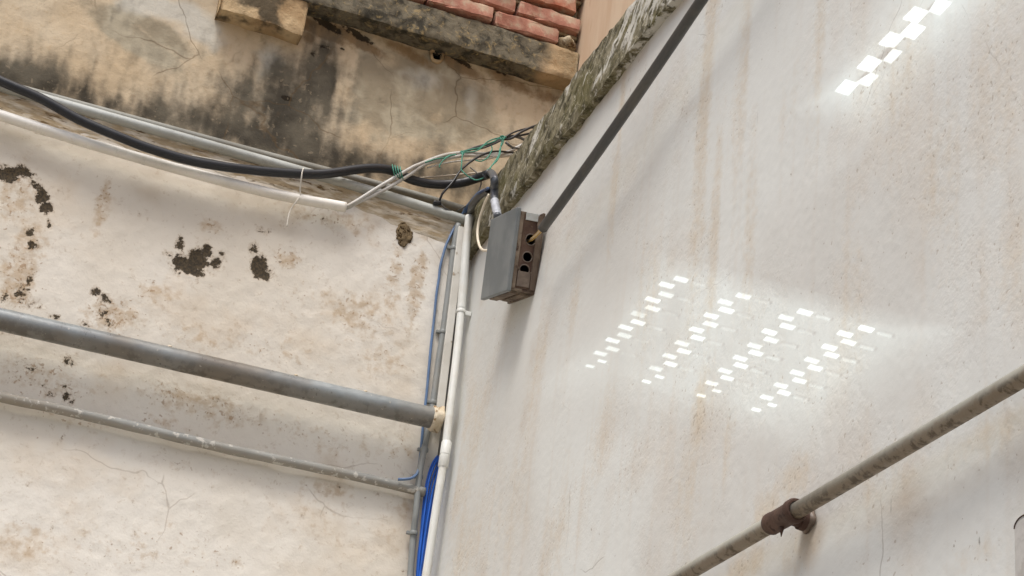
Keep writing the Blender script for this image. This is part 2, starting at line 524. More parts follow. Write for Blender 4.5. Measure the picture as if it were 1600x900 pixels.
def spline(pts, step=0.012):
    """Catmull-Rom through the points, evenly resampled"""
    P = [np.asarray(p, float) for p in pts]
    if len(P) == 2:
        n = max(2, int(np.linalg.norm(P[1]-P[0])/step))
        return np.array([P[0]+(P[1]-P[0])*i/n for i in range(n+1)])
    P = [2*P[0]-P[1]]+P+[2*P[-1]-P[-2]]
    out = []
    for i in range(1, len(P)-2):
        n = max(2, int(np.linalg.norm(P[i+1]-P[i])/step))
        for k in range(n):
            t = k/n
            out.append(0.5*((2*P[i])+(-P[i-1]+P[i+1])*t+(2*P[i-1]-5*P[i]+4*P[i+1]-P[i+2])*t*t+(-P[i-1]+3*P[i]-3*P[i+1]+P[i+2])*t**3))
    out.append(P[-2])
    return np.array(out)


def tube_data(path, r, seg=12, wob=0.0, cap=True, ell=None, hollow=0.0):
    path = np.asarray(path); n = len(path)
    rr = np.full(n, r) if np.isscalar(r) else np.asarray(r)
    T = np.gradient(path, axis=0)
    T /= np.linalg.norm(T, axis=1)[:, None]
    ref = np.array([0, 0, 1.0]) if abs(T[0][2]) < 0.9 else np.array([0, 1.0, 0])
    a = ref-T[0]*(ref@T[0]); a /= np.linalg.norm(a)
    V = []; F = []
    ph = rng.random()*10
    for i in range(n):
        a = a-T[i]*(a@T[i]); a /= np.linalg.norm(a)
        b = np.cross(T[i], a)
        for k in range(seg):
            th = 2*math.pi*k/seg
            q = rr[i]
            if wob:
                q = q*(1+wob*(2*float(vnoise(np.array(i*0.35+ph), np.array(k*0.9)))-1))
            ea, eb = ell or (1, 1)
            V.append(path[i]+q*(ea*math.cos(th)*a+eb*math.sin(th)*b))
    for i in range(n-1):
        for k in range(seg):
            k2 = (k+1) % seg
            F.append((i*seg+k, i*seg+k2, (i+1)*seg+k2, (i+1)*seg+k))
    if cap:
        if hollow:
            for end, sgn in ((0, 1), (n-1, -1)):
                base = len(V)
                ring = [V[end*seg+k] for k in range(seg)]
                for k in range(seg):
                    V.append(path[end]+(ring[k]-path[end])*(1-hollow))
                for k in range(seg):
                    V.append(path[end]+(ring[k]-path[end])*(1-hollow)+T[end]*sgn*rr[end]*2.0)
                for k in range(seg):
                    k2 = (k+1) % seg
                    F.append((end*seg+k, end*seg+k2, base+k2, base+k))
                    F.append((base+k, base+k2, base+seg+k2, base+seg+k))
                F.append(tuple(base+seg+k for k in range(seg)))
        else:
            F.append(tuple(range(seg-1, -1, -1)))
            F.append(tuple((n-1)*seg+k for k in range(seg)))
    return V, F


def tube(name, pts, wpx, mat, parent=None, label=None, cat=None, group=None, seg=12, wob=0.0, step=0.012, hollow=0.0, r=None, smooth_path=True):
    path = spline(pts, step) if smooth_path else np.asarray(pts)
    rad = r if r is not None else 0.5*wpx*np.mean([px_m(p) for p in pts])
    V, F = tube_data(path, rad, seg, wob, True, None, hollow)
    o = mesh_obj(name, V, F, mat, parent)
    if label:
        tag(o, label, cat, group)
    return o


def shade_sharp(o, ang=35):
    bm = bmesh.new(); bm.from_mesh(o.data)
    for e in bm.edges:
        if len(e.link_faces) == 2 and e.calc_face_angle(0) > math.radians(ang):
            e.smooth = False
    bm.to_mesh(o.data); bm.free()
    return o


def box_data(c, ax, half):
    """oriented box: centre, three axes, half sizes"""
    c = np.asarray(c, float); A = [np.asarray(a, float) for a in ax]
    V = []
    for sx in (-1, 1):
        for sy in (-1, 1):
            for sz in (-1, 1):
                V.append(c+A[0]*half[0]*sx+A[1]*half[1]*sy+A[2]*half[2]*sz)
    F = [(0, 1, 3, 2), (4, 6, 7, 5), (0, 4, 5, 1), (2, 3, 7, 6), (0, 2, 6, 4), (1, 5, 7, 3)]
    return V, F


def box(name, c, ax, half, mat, parent=None, bevel=0.0, segs=2):
    V, F = box_data(c, ax, half)
    o = mesh_obj(name, V, F, mat, parent, smooth=False)
    bm = bmesh.new(); bm.from_mesh(o.data)
    bmesh.ops.recalc_face_normals(bm, faces=bm.faces)
    if bevel:
        bmesh.ops.bevel(bm, geom=list(bm.edges), offset=bevel, segments=segs, affect='EDGES', profile=0.5)
    bm.to_mesh(o.data); bm.free()
    return o


AX = (np.array([1, 0, 0.]), np.array([0, 1, 0.]), np.array([0, 0, 1.]))


def plate_holes(name, outer, holes, org, e1, e2, e3, thick, mat, parent=None):
    """flat plate with real openings: 2-D outline filled, then placed in the frame e1,e2 (e3 = thickness)"""
    cu = bpy.data.curves.new('outline', 'CURVE'); cu.dimensions = '2D'; cu.fill_mode = 'BOTH'; cu.extrude = thick/2*1000
    for loop in [outer]+holes:
        s = cu.splines.new('POLY'); s.points.add(len(loop)-1)
        for p, q in zip(s.points, loop):
            p.co = (q[0]*1000, q[1]*1000, 0, 1)
        s.use_cyclic_u = True
    t = bpy.data.objects.new('outline', cu); link(t)
    dg = bpy.context.evaluated_depsgraph_get()
    me = t.evaluated_get(dg).to_mesh()
    V = [np.asarray(org)+e1*(v.co.x/1000)+e2*(v.co.y/1000)+e3*(v.co.z/1000) for v in me.vertices]
    F = [tuple(p.vertices) for p in me.polygons]
    bpy.data.objects.remove(t)
    return mesh_obj(name, V, F, mat, parent, smooth=False)


def grid_faces(nu, nv):
    i = np.arange(nu-1)[:, None]*nv+np.arange(nv-1)[None, :]
    i = i.ravel()
    return np.stack([i, i+nv, i+nv+1, i+1], axis=1)


def spaced(*segs):
    """segs: (start, stop, step) pieces joined end to end"""
    out = []
    for a, b, s in segs:
        n = max(1, int(round(abs(b-a)/s)))
        out += list(np.linspace(a, b, n, endpoint=False))
    out.append(segs[-1][1])
    return np.array(out)


def blobs(U, V, lst, pw=1.3, grow=1.0):
    """soft stains: (u, v, ru, rv, strength, tilt)"""
    s = np.zeros_like(U)
    for b in lst:
        u, v, ru, rv, k = b[:5]
        t = b[5] if len(b) > 5 else 0.0
        du, dv = U-u, V-v
        a = du*math.cos(t)+dv*math.sin(t); c = -du*math.sin(t)+dv*math.cos(t)
        s = np.maximum(s, k*np.exp(-((a/(ru*grow))**2+(c/(rv*grow))**2)**pw))
    return s


def onLs(px, py, rx, ry, k, tilt=0.0, plane=YL):
    p = hit(px, py, 1, plane); s = px_m(p)
    return (p[0], p[2], rx*s, ry*s/0.9, k, tilt)


def onRs(px, py, ry, rz, k, tilt=0.0):
    """stain on the right wall; sizes in metres"""
    p = onR(px, py)
    return (p[1], p[2], ry, rz, k, tilt)


# ------------------------------------------------------------------ the setting: ground
g = mesh_obj('ground', [(-40, -40, 0), (40, -40, 0), (40, 40, 0), (-40, 40, 0)], [(0, 1, 2, 3)], M['soil'])
g['kind'] = 'structure'

# ------------------------------------------------------------------ lower wall on the left
lower = thing('stained_wall', (0, YL, 0), 'cream white lower plaster wall with black mould spots behind the grey pipes', 'wall')
xs = spaced((-6, -0.4, 0.15), (-0.4, XR+0.001, 0.0075))
zs = spaced((0, 2.95, 0.15), (2.95, Z_LEDGE, 0.0075))
UU, VV = np.meshgrid(xs, zs, indexing='ij')
dy = 0.010*(fbm(UU*2.1, VV*2.1, 3)-0.5)+0.006*(fbm(UU*9+5, VV*9, 3)-0.5)+0.0025*(fbm(UU*40, VV*40, 2)-0.5)
mould = blobs(UU, VV, [onLs(*a) for a in (
    (12, 272, 24, 14, 0.8), (36, 270, 18, 12, 0.8), (58, 292, 13, 9, 0.8, -0.5), (66, 308, 12, 13, 0.95), (72, 324, 12, 11, 0.95),
    (77, 352, 4, 11, 0.75, 0.3), (47, 362, 12, 9, 0.62), (52, 382, 9, 10, 0.62), (30, 455, 14, 20, 0.48), (10, 460, 14, 14, 0.45), (44, 440, 8, 20, 0.45), (45, 475, 22, 10, 0.5),
    (286, 412, 17, 15, 1.05), (308, 408, 18, 19, 1.1), (322, 394, 10, 12, 1.0), (338, 412, 13, 11, 0.72), (281, 381, 8, 12, 0.6), (262, 398, 9, 8, 0.45), (300, 424, 22, 8, 0.9),
    (404, 415, 13, 18, 0.95), (408, 428, 17, 10, 0.95), (398, 388, 9, 14, 0.6), (412, 360, 12, 8, 0.4),
    (148, 458, 10, 9, 0.72), (166, 468, 14, 7, 0.66, -0.5), (160, 490, 12, 12, 0.62), (168, 505, 8, 8, 0.55), (135, 508, 16, 6, 0.58), (85, 496, 12, 6, 0.5),
    (632, 366, 14, 17, 0.55), (345, 395, 6, 5, 0.6), (437, 410, 10, 8, 0.3),
    (105, 562, 18, 8, 0.5), (50, 575, 12, 6, 0.42), (100, 605, 5, 6, 0.55), (80, 617, 9, 8, 0.52), (104, 619, 11, 8, 0.52), (112, 628, 5, 8, 0.5), (55, 598, 20, 6, 0.36), (10, 522, 16, 6, 0.4),
    (268, 617, 18, 9, 0.30), (340, 624, 14, 8, 0.28), (97, 684, 3, 20, 0.42, -0.3), (575, 712, 4, 9, 0.42, -0.4), (530, 756, 4, 9, 0.4, -0.2), (368, 880, 6, 6, 0.62), (500, 798, 4, 5, 0.36), (210, 833, 4, 7, 0.4), (482, 362, 5, 4, 0.4), (440, 355, 9, 4, 0.4), (508, 345, 8, 6, 0.34))])
brown = blobs(UU, VV, [onLs(*a) for a in (
    (20, 310, 40, 60, 0.6), (30, 430, 40, 80, 0.75), (160, 320, 14, 60, 0.6), (180, 490, 55, 34, 0.7), (330, 355, 24, 16, 0.6), (450, 405, 26, 18, 0.75), (240, 455, 40, 20, 0.5), (470, 460, 80, 40, 0.28),
    (520, 345, 90, 26, 0.4), (650, 450, 16, 80, 0.7), (615, 440, 16, 90, 0.55), (560, 490, 50, 40, 0.5), (600, 560, 40, 30, 0.4), (420, 550, 70, 26, 0.42), (300, 530, 60, 22, 0.4),
    (60, 590, 90, 40, 0.6), (270, 620, 70, 30, 0.6), (340, 640, 60, 30, 0.55), (480, 680, 120, 30, 0.4), (250, 660, 60, 22, 0.5), (620, 700, 40, 40, 0.4),
    (40, 840, 60, 40, 0.35), (200, 860, 90, 40, 0.4), (300, 860, 80, 60, 0.35), (520, 800, 90, 60, 0.2), (370, 880, 20, 16, 0.6), (100, 650, 90, 20, 0.45), (300, 730, 120, 16, 0.4), (480, 760, 110, 18, 0.4), (620, 790, 40, 20, 0.4))])
grime_shade = blobs(UU, VV, [onLs(*a) for a in (  # pipe shade painted in as bands that follow the pipes
    (40, 235, 90, 30, 0.5, -0.27), (200, 285, 120, 24, 0.4, -0.27), (400, 330, 140, 26, 0.45, -0.25), (620, 345, 90, 30, 0.5, -0.2), (690, 410, 24, 60, 0.4), (300, 620, 330, 34, 0.30, -0.23), (280, 700, 330, 14, 0.35, -0.23), (640, 700, 30, 70, 0.4))])
dy -= 0.004*np.clip((mould-0.5)*3, 0, 1)
V = np.stack([UU.ravel(), (YL-dy).ravel(), VV.ravel()], axis=1)
mesh_obj('plaster', V, grid_faces(len(xs), len(zs))[:, ::-1], M['lower'], lower, attrs={'na': cst(fbm(UU*1.6, VV*1.6, 4)).ravel(), 'nb': cst(fbm(UU*7+3, VV*7, 5)).ravel(), 'mould': mould.ravel(), 'brown': brown.ravel(), 'grime': grime_shade.ravel()})
# masonry behind the plaster (also the ledge the pipes lie on)
box('wall_core', (-2.255, YL+0.16, (Z_LEDGE-0.012)/2), AX, (3.745, 0.14, (Z_LEDGE-0.012)/2), M['core'], lower)

# crumbling lip of mortar along the top edge of the lower wall
xs = spaced((-6, -0.4, 0.12), (-0.4, XR-0.004, 0.006))
nv = 16
ts = np.linspace(0, 1, nv)
UU, TT = np.meshgrid(xs, ts, indexing='ij')
low = 4.478+0.035*(fbm(xs*3, xs*0+3, 3)-0.5)*2
prof = np.sin(np.clip(TT*1.15, 0, 1)*math.pi*0.5)
thick = (0.003+0.013*fbm(UU*4, UU*0+1.7, 3)[:, :])*prof
layer = 0.012*(fbm(UU*9, TT*7+3, 4)-0.5)+0.008*(fbm(UU*30, TT*14, 3)-0.5)
top = Z_LEDGE-0.002+0.012*(fbm(UU*14, UU*0+8, 3)-0.5)
ZZ = low[:, None]+(top-low[:, None])*TT
YY = YL-0.001-thick-layer*np.clip(TT*3, 0, 1)
V = np.stack([UU.ravel(), YY.ravel(), ZZ.ravel()], axis=1)
# top return back over the ledge
Vt = np.stack([xs, np.full_like(xs, YL+0.10), top[:, -1]], axis=1)
n0 = len(V)
F = [tuple(q) for q in grid_faces(len(xs), nv)[:, ::-1]]
for i in range(len(xs)-1):
    F.append((i*nv+nv-1, n0+i, n0+i+1, (i+1)*nv+nv-1)[::-1])
mesh_obj('ledge', np.vstack([V, Vt]), F, M['lip'], lower)

# ------------------------------------------------------------------ upper ochre wall, set back above the ledge
upper = thing('ochre_wall', (0, YU, Z_LEDGE-0.02), 'ochre upper wall with dark soot stains under the cement cornice', 'wall')
xs = spaced((-6, -0.5, 0.15), (-0.5, XP, 0.0085))
zs = spaced((Z_LEDGE-0.02, 5.45, 0.0085), (5.45, 6.6, 0.1))
UU, VV = np.meshgrid(xs, zs, indexing='ij')
dy = 0.014*(fbm(UU*2.5+3, VV*2.5, 3)-0.5)+0.007*(fbm(UU*11+5, VV*11, 3)-0.5)+0.003*(fbm(UU*40, VV*40, 2)-0.5)


def up(*a):
    return onLs(*a, plane=YU)


mould = blobs(UU, VV, [up(*a) for a in (
    (0, 118, 60, 26, 0.9), (60, 130, 50, 28, 0.85), (120, 148, 50, 26, 0.85), (180, 168, 50, 22, 0.75), (240, 178, 60, 22, 0.7), (310, 190, 60, 24, 0.75), (360, 205, 50, 30, 0.8),
    (400, 215, 50, 34, 0.9), (450, 180, 46, 70, 0.95), (500, 120, 34, 50, 0.95), (470, 232, 70, 34, 0.95), (540, 250, 60, 24, 0.85), (590, 256, 40, 16, 0.7), (380, 150, 36, 40, 0.62), (345, 175, 26, 26, 0.6),
    (510, 80, 26, 16, 0.8), (700, 280, 60, 24, 0.6), (655, 265, 40, 20, 0.55), (430, 130, 24, 40, 0.6))], 0.9, 1.35)
grey = blobs(UU, VV, [up(*a) for a in (
    (190, 45, 80, 20, 0.9, -0.35), (250, 50, 60, 18, 0.8, -0.3), (600, 150, 50, 55, 1.0), (660, 140, 60, 60, 1.0), (720, 170, 50, 50, 0.95), (575, 110, 24, 40, 0.8), (760, 200, 30, 20, 0.6), (620, 190, 60, 16, 0.8), (415, 100, 30, 30, 0.5), (640, 100, 60, 20, 0.7), (130, 20, 60, 12, 0.5))], 1.2, 1.25)
pale = blobs(UU, VV, [up(*a) for a in (
    (250, 10, 50, 20, 0.9), (310, 40, 34, 26, 0.9), (290, 20, 50, 20, 0.8), (420, 90, 22, 30, 0.55), (660, 120, 40, 20, 0.5), (735, 160, 14, 40, 0.6))], 1.1, 1.3)
browns = blobs(UU, VV, [up(*a) for a in (
    (500, 48, 60, 12, 0.9, -0.2), (560, 65, 70, 12, 0.85, -0.25), (640, 84, 60, 14, 0.85, -0.25), (720, 105, 60, 14, 0.8, -0.3), (800, 130, 60, 14, 0.8, -0.3), (850, 150, 30, 12, 0.7), (370, 30, 40, 8, 0.8, -0.3), (420, 45, 30, 8, 0.8, -0.3), (484, 60, 12, 12, 0.8), (840, 170, 40, 20, 0.45))])
black = blobs(UU, VV, [up(*a) for a in (
    (505, 73, 18, 5, 0.75), (490, 84, 8, 10, 0.6), (535, 76, 9, 4, 0.7), (448, 153, 14, 5, 0.95, 0.1), (440, 170, 10, 16, 0.5), (420, 195, 10, 12, 0.45), (510, 38, 30, 9, 0.85, -0.3), (560, 55, 40, 8, 0.8, -0.3), (720, 96, 40, 6, 0.75, -0.3), (780, 112, 34, 5, 0.7, -0.3))])
V = np.stack([UU.ravel(), (YU-dy).ravel(), VV.ravel()], axis=1)
FF = grid_faces(len(xs), len(zs))[:, ::-1]
# the drain hole: leave its cells open
hp = hit(682, 88, 1, YU)
cx = V[FF].mean(axis=1)
keep = ((cx[:, 0]-hp[0])**2+(cx[:, 2]-hp[2])**2) > 0.0165**2
mesh_obj('plaster', V, FF[keep], M['upper'], upper, attrs={'na': cst(fbm(UU*2.2, VV*2.2, 4)).ravel(), 'nb': cst(fbm(UU*9+3, VV*9, 5)).ravel(), 'vs': cst(fbm(UU*40, VV*9, 3)).ravel(), 'mould': mould.ravel(), 'grey': grey.ravel(), 'pale': pale.ravel(), 'brown': browns.ravel(), 'black': black.ravel()})
hole = tube('drain_hole', [hp+np.array([0, -0.004, 0]), hp+np.array([0, 0.06, -0.0])], 8, M['hole'], upper, r=0.021, seg=16, hollow=0.22)
ring = [hp+np.array([0.023*math.cos(a)*(1+0.1*math.sin(3*a)), -0.004, 0.023*math.sin(a)*1.1]) for a in np.linspace(0, 2*math.pi, 20)]
tube('hole_collar', ring, 3, M['stub'], upper, r=0.007, seg=8, wob=0.5)
box('wall_core', (-2.1, YU+0.20, 5.6), AX, (3.89, 0.10, 1.03), M['core'], upper)


def rough_slab(name, x0, x1, y0, y1, z0, z1, mat, parent, amp=0.006, step=0.012, seed=0.0, clean=None, chip=0.0):
    """weathered cement bar: front, bottom and top faces as one displaced strip, x along its length"""
    xs = spaced((x0, x1, step))
    prof = []
    nb, nf = 7, 12
    for k in range(nb):
        prof.append((y1+(y0-y1)*k/nb, z0, 0.35))
    for k in range(nf+1):
        prof.append((y0, z0+(z1-z0)*k/nf, 1.0))
    for k in range(1, nb+1):
        prof.append((y0+(y1-y0)*k/nb, z1, 0.5))
    P = np.array(prof); n = len(P)
    L = np.cumsum(np.r_[0, np.linalg.norm(np.diff(P[:, :2], axis=0), axis=1)])
    UU, LL = np.meshgrid(xs, L, indexing='ij')
    d = amp*(2*fbm(UU*8+seed, LL*8+seed, 4)-1)+amp*0.8*(2*fbm(UU*35+seed, LL*35, 3)-1)
    e0 = amp*1.3*(2*fbm(xs*6+seed, xs*0+1, 4)-1)
    e1 = amp*1.3*(2*fbm(xs*6+seed, xs*0+7, 4)-1)
    fr = (P[:, 1]-z0)/(z1-z0)
    YY = P[None, :, 0]-d*P[None, :, 2]
    ZZ = P[None, :, 1]+e0[:, None]*(1-fr)[None, :]+e1[:, None]*fr[None, :]-chip*np.clip(fbm(UU*5+seed, UU*0+4, 4)-0.55, 0, 1)*(fr > 0.99)[None, :]
    # soften the two long arrises
    for idx in (nb, nb+nf):
        YY[:, idx] += 0.001+0.004*np.clip(fbm(xs*14, xs*0+idx, 3)-0.45, 0, 1)*4
    V = np.stack([UU.ravel(), YY.ravel(), ZZ.ravel()], axis=1)
    F = [tuple(q) for q in grid_faces(len(xs), n)[:, ::-1]]
    F.append(tuple(range(n)))
    F.append(tuple((len(xs)-1)*n+k for k in range(n-1, -1, -1)))
    att = None
    if clean is not None:
        att = {'clean': clean(UU).ravel()}
    o = mesh_obj(name, V, F, mat, parent, attrs=att)
    me = o.data
    sharp = me.attributes.new('sharp_edge', 'BOOLEAN', 'EDGE')
    arr = np.zeros(len(me.edges), dtype=bool)
    ev = np.empty(len(me.edges)*2, dtype=np.int32); me.edges.foreach_get('vertices', ev); ev = ev.reshape(-1, 2)
    for idx in (nb, nb+nf):
        arr |= (ev[:, 0] % n == idx) & (ev[:, 1] % n == idx)
    sharp.data.foreach_set('value', arr)
    return o


YC = YU-0.085
rough_slab('cornice', 0.62, XP-0.003, YC, YU+0.02, 5.236, 5.362, M['cornice'], upper, 0.006, seed=2.0, clean=lambda U: 0.9*np.clip((U-1.58)/0.16, 0, 1))
rough_slab('broken_ledge', 0.522, 0.812, YU-0.075, YU+0.02, 5.105, 5.30, M['stub'], upper, 0.009, seed=9.0)

# bricks laid on the cornice, three open courses
bm = bmesh.new()


def brick_mesh(seed):
    xs = np.linspace(-0.5, 0.5, 9); V = []; F = []
    b = bmesh.new()
    bmesh.ops.create_cube(b, size=1.0)
    bmesh.ops.scale(b, vec=(0.235, 0.10, 0.058), verts=b.verts)
    bmesh.ops.bevel(b, geom=list(b.edges), offset=0.005, segments=1, affect='EDGES')
    es = [e for e in b.edges if abs((e.verts[0].co-e.verts[1].co).x) > 0.1]
    bmesh.ops.subdivide_edges(b, edges=es, cuts=5)
    r = random.Random(seed)
    for v in b.verts:
        v.co += Vector((r.uniform(-1, 1)*0.004, r.uniform(-1, 1)*0.005, r.uniform(-1, 1)*0.004))
    me = bpy.data.meshes.new('brick'); b.to_mesh(me); b.free()
    return me


bm.free()
bmeshes = [brick_mesh(s) for s in (1, 2, 3)]
for k, me in enumerate(bmeshes):
    me.materials.append(M['brick'] if k != 2 else M['brick_pale'])
UO = np.array(upper.location)
bi = 0
for row in range(4):
    zb = 5.376+0.029+row*0.076
    xend = (1.705, XP-0.008, XP-0.03, XP-0.01)[row]
    x = xend-0.1175
    while x > 0.2:
        o = link(bpy.data.objects.new('brick', bmeshes[(bi*2+row) % 3 if row else bi % 2]))
        o.parent = upper
        o.location = (x-UO[0], YU-0.030+random.uniform(-0.012, 0.010)-UO[1], zb+random.uniform(-0.003, 0.003)-UO[2])
        o.rotation_euler = (random.uniform(-0.02, 0.02), random.uniform(-0.012, 0.012), random.uniform(-0.02, 0.02))
        x -= 0.235+random.uniform(0.012, 0.02)
        bi += 1
rough_slab('mortar_bed', 0.2, XP-0.004, YU-0.050, YU+0.015, 5.340, 5.378, M['mortar'], upper, 0.007, seed=5)
for row in range(1, 4):
    rough_slab('mortar_bed', 0.2, XP-0.004, YU-0.052, YU+0.015, 5.376+0.064+(row-1)*0.076, 5.376+0.071+(row-1)*0.076, M['mortar'], upper, 0.008, seed=5+row)
# rubble filling the gap at the end of the first course
b = bmesh.new()
bmesh.ops.create_icosphere(b, subdivisions=3, radius=1)
V = np.array([v.co[:] for v in b.verts]); F = [tuple(v.index for v in f.verts) for f in b.faces]; b.free()
k = 1+0.5*(fbm(V[:, 0]*2+4+V[:, 2], V[:, 1]*2+7, 3)-0.5)*2
V = V*k[:, None]*np.array([0.036, 0.045, 0.030])+np.array([1.748, YU-0.045, 5.396])
mesh_obj('mortar_lump', V, F, M['mortar'], upper)

# ------------------------------------------------------------------ peach wall above the coping
xs = spaced((1.2, YU+0.0, 0.05)); zs = spaced((Z_COP1-0.05, 6.8, 0.05))
UU, VV = np.meshgrid(xs, zs, indexing='ij')
dx = 0.01*(fbm(UU*3, VV*3, 3)-0.5)
V = np.stack([(XP+dx).ravel(), UU.ravel(), VV.ravel()], axis=1)
peach = thing('peach_wall', (XP, 3.2, Z_COP1-0.05), 'smooth peach wall rising behind the mouldy coping at the top', 'wall')
mesh_obj('render_face', V, grid_faces(len(xs), len(zs))[:, ::-1], M['peach'], peach)
box('wall_core', (XP+0.12, 3.3, 5.65), AX, (0.10, 2.05, 1.14), M['core'], peach)

# ------------------------------------------------------------------ right wall
right = thing('white_wall', (XR, 3, 0), 'large pale grey plaster wall on the right with beige rain streaks', 'wall')
ys = spaced((-3, 1.9, 0.15), (1.9, 3.2, 0.005), (3.2, YL+0.001, 0.0075))
zs = spaced((0, 2.35, 0.15), (2.35, Z_COP0+0.06, 0.0065))
UU, VV = np.meshgrid(ys, zs, indexing='ij')
dx = 0.010*(fbm(UU*2.0+30, VV*2.0, 3)-0.5)+0.0018*(fbm(UU*8+5, VV*5+2, 3)-0.5)+0.0008*(fbm(UU*70, VV*70, 2)-0.5)*(0.3+1.4*fbm(UU*7, VV*3, 2))
lean = 0.0
st = []
for (px, py, wy, hz, k) in ((1100, 180, 0.035, 0.55, 0.75), (1118, 330, 0.022, 0.35, 0.55), (1172, 330, 0.03, 0.30, 0.6), (1160, 120, 0.035, 0.4, 0.5), (1280, 70, 0.022, 0.25, 0.65), (1268, 200, 0.03, 0.2, 0.4),
                            (960, 290, 0.03, 0.28, 0.5), (975, 130, 0.02, 0.22, 0.6), (735, 700, 0.12, 0.25, 0.55), (720, 860, 0.12, 0.2, 0.5), (830, 600, 0.07, 0.2, 0.5), (800, 780, 0.10, 0.3, 0.35), (880, 820, 0.10, 0.3, 0.3), (1090, 650, 0.03, 0.12, 0.7), (1138, 700, 0.02, 0.10, 0.55), (1075, 760, 0.04, 0.15, 0.5),
                            (1240, 750, 0.05, 0.05, 0.6), (1200, 800, 0.05, 0.05, 0.6), (1160, 890, 0.08, 0.05, 0.6), (1250, 870, 0.06, 0.04, 0.55), (1400, 720, 0.10, 0.05, 0.4), (1550, 680, 0.08, 0.05, 0.5), (1590, 420, 0.06, 0.10, 0.3), (1470, 300, 0.05, 0.2, 0.35), (1400, 200, 0.06, 0.2, 0.3), (1330, 420, 0.05, 0.2, 0.3), (1010, 450, 0.05, 0.25, 0.3), (900, 460, 0.05, 0.2, 0.35), (1520, 870, 0.06, 0.03, 0.5), (940, 660, 0.06, 0.2, 0.3), (1230, 170, 0.04, 0.2, 0.35), (1560, 130, 0.06, 0.2, 0.3)):
    st.append(onRs(px, py, wy*1.35, hz, k*0.95, 0.0))
brown = blobs(UU, VV, st)
grime_shade = blobs(UU, VV, [onRs(*a) for a in (  # shade painted in below the wall pipe, tee and box
    (1500, 760, 0.30, 0.035, 0.45), (1400, 790, 0.25, 0.03, 0.4), (1270, 850, 0.05, 0.06, 0.6), (830, 560, 0.05, 0.10, 0.5), (820, 650, 0.05, 0.12, 0.4), (745, 480, 0.10, 0.25, 0.25), (1590, 700, 0.1, 0.06, 0.4))])
# brown run-off just below the coping
grime_shade = np.maximum(grime_shade, 0.75*np.exp(-((VV-(Z_COP0-0.01))/0.028)**2)*(0.6+0.8*(fbm(UU*5, UU*0, 3)-0.3)))
mould = blobs(UU, VV, [onRs(*a) for a in ((1594, 838, 0.012, 0.03, 0.7), (1530, 845, 0.004, 0.012, 0.7), (1390, 790, 0.002, 0.02, 0.6), (1318, 808, 0.003, 0.004, 0.8))])
V = np.stack([(XR-dx).ravel(), UU.ravel(), VV.ravel()], axis=1)
mesh_obj('plaster', V, grid_faces(len(ys), len(zs)), M['right'], right, attrs={'na': cst(fbm(UU*1.3, VV*1.3, 4)).ravel(), 'nb': cst(fbm(UU*6+3, VV*6, 5)).ravel(), 'vs': cst(fbm(UU*9, VV*0.8, 4)).ravel(), 'vf': cst(fbm(UU*38, VV*2.2+7, 3)).ravel(), 'mould': mould.ravel(), 'brown': brown.ravel(), 'grime': grime_shade.ravel()})
box('wall_core', (XR+0.17, 1.07, (Z_COP1-0.02)/2), AX, (0.15, 4.07, (Z_COP1-0.02)/2), M['core'], right)

# mouldy coping along its head
ys = spaced((0.5, 2.9, 0.03), (2.9, YU-0.004, 0.006))
prof = []
for k in range(6):
    prof.append((XR+0.01-0.040*k/6, Z_COP0, 0.5))
for k in range(19):
    prof.append((XR-0.030, Z_COP0+(Z_COP1-Z_COP0)*k/18, 1.0))
for k in range(1, 12):
    prof.append((XR-0.030+0.342*k/11, Z_COP1, 0.25))
P = np.array(prof); n = len(P)
L = np.cumsum(np.r_[0, np.linalg.norm(np.diff(P[:, :2], axis=0), axis=1)])
UU, LL = np.meshgrid(ys, L, indexing='ij')
d = 0.006*(fbm(UU*6, LL*9, 4)-0.5)+0.005*(fbm(UU*34+LL*9, LL*30, 4)-0.5)+0.004*np.clip(fbm(UU*13+4, LL*16, 3)-0.58, 0, 1)*4
e0 = 0.011*(fbm(ys*5, ys*0+3, 4)-0.5)*2+0.007*(fbm(ys*30, ys*0+9, 3)-0.5)*2
e1 = 0.008*(fbm(ys*5, ys*0+13, 4)-0.5)*2+0.008*(fbm(ys*24, ys*0+5, 3)-0.5)*2
fr = (P[:, 1]-Z_COP0)/(Z_COP1-Z_COP0)
XX = P[None, :, 0]-d*P[None, :, 2]
ZZ = P[None, :, 1]+e0[:, None]*(1-fr)[None, :]+e1[:, None]*fr[None, :]
# undercut step at the foot of the face
XX[:, 6:8] += 0.010*np.clip(fbm(ys*3.3, ys*0+2, 3)-0.35, 0, 1)[:, None]*2
V = np.stack([XX.ravel(), UU.ravel(), ZZ.ravel()], axis=1)
pale = np.clip((4.05-UU)/0.5, 0, 0.8)
cop = mesh_obj('coping', V, grid_faces(len(ys), n), M['coping'], right, attrs={'pale': pale.ravel()})
ev = np.empty(len(cop.data.edges)*2, dtype=np.int32); cop.data.edges.foreach_get('vertices', ev); ev = ev.reshape(-1, 2)
cop.data.attributes.new('sharp_edge', 'BOOLEAN', 'EDGE').data.foreach_set('value', ((ev[:, 0] % n == 6) & (ev[:, 1] % n == 6)) | ((ev[:, 0] % n == 24) & (ev[:, 1] % n == 24)))

# ------------------------------------------------------------------ pipes on the left wall
def along(a, b, t0, t1):
    a = np.asarray(a); b = np.asarray(b)
    return [a+(b-a)*t0, a+(b-a)*t1]


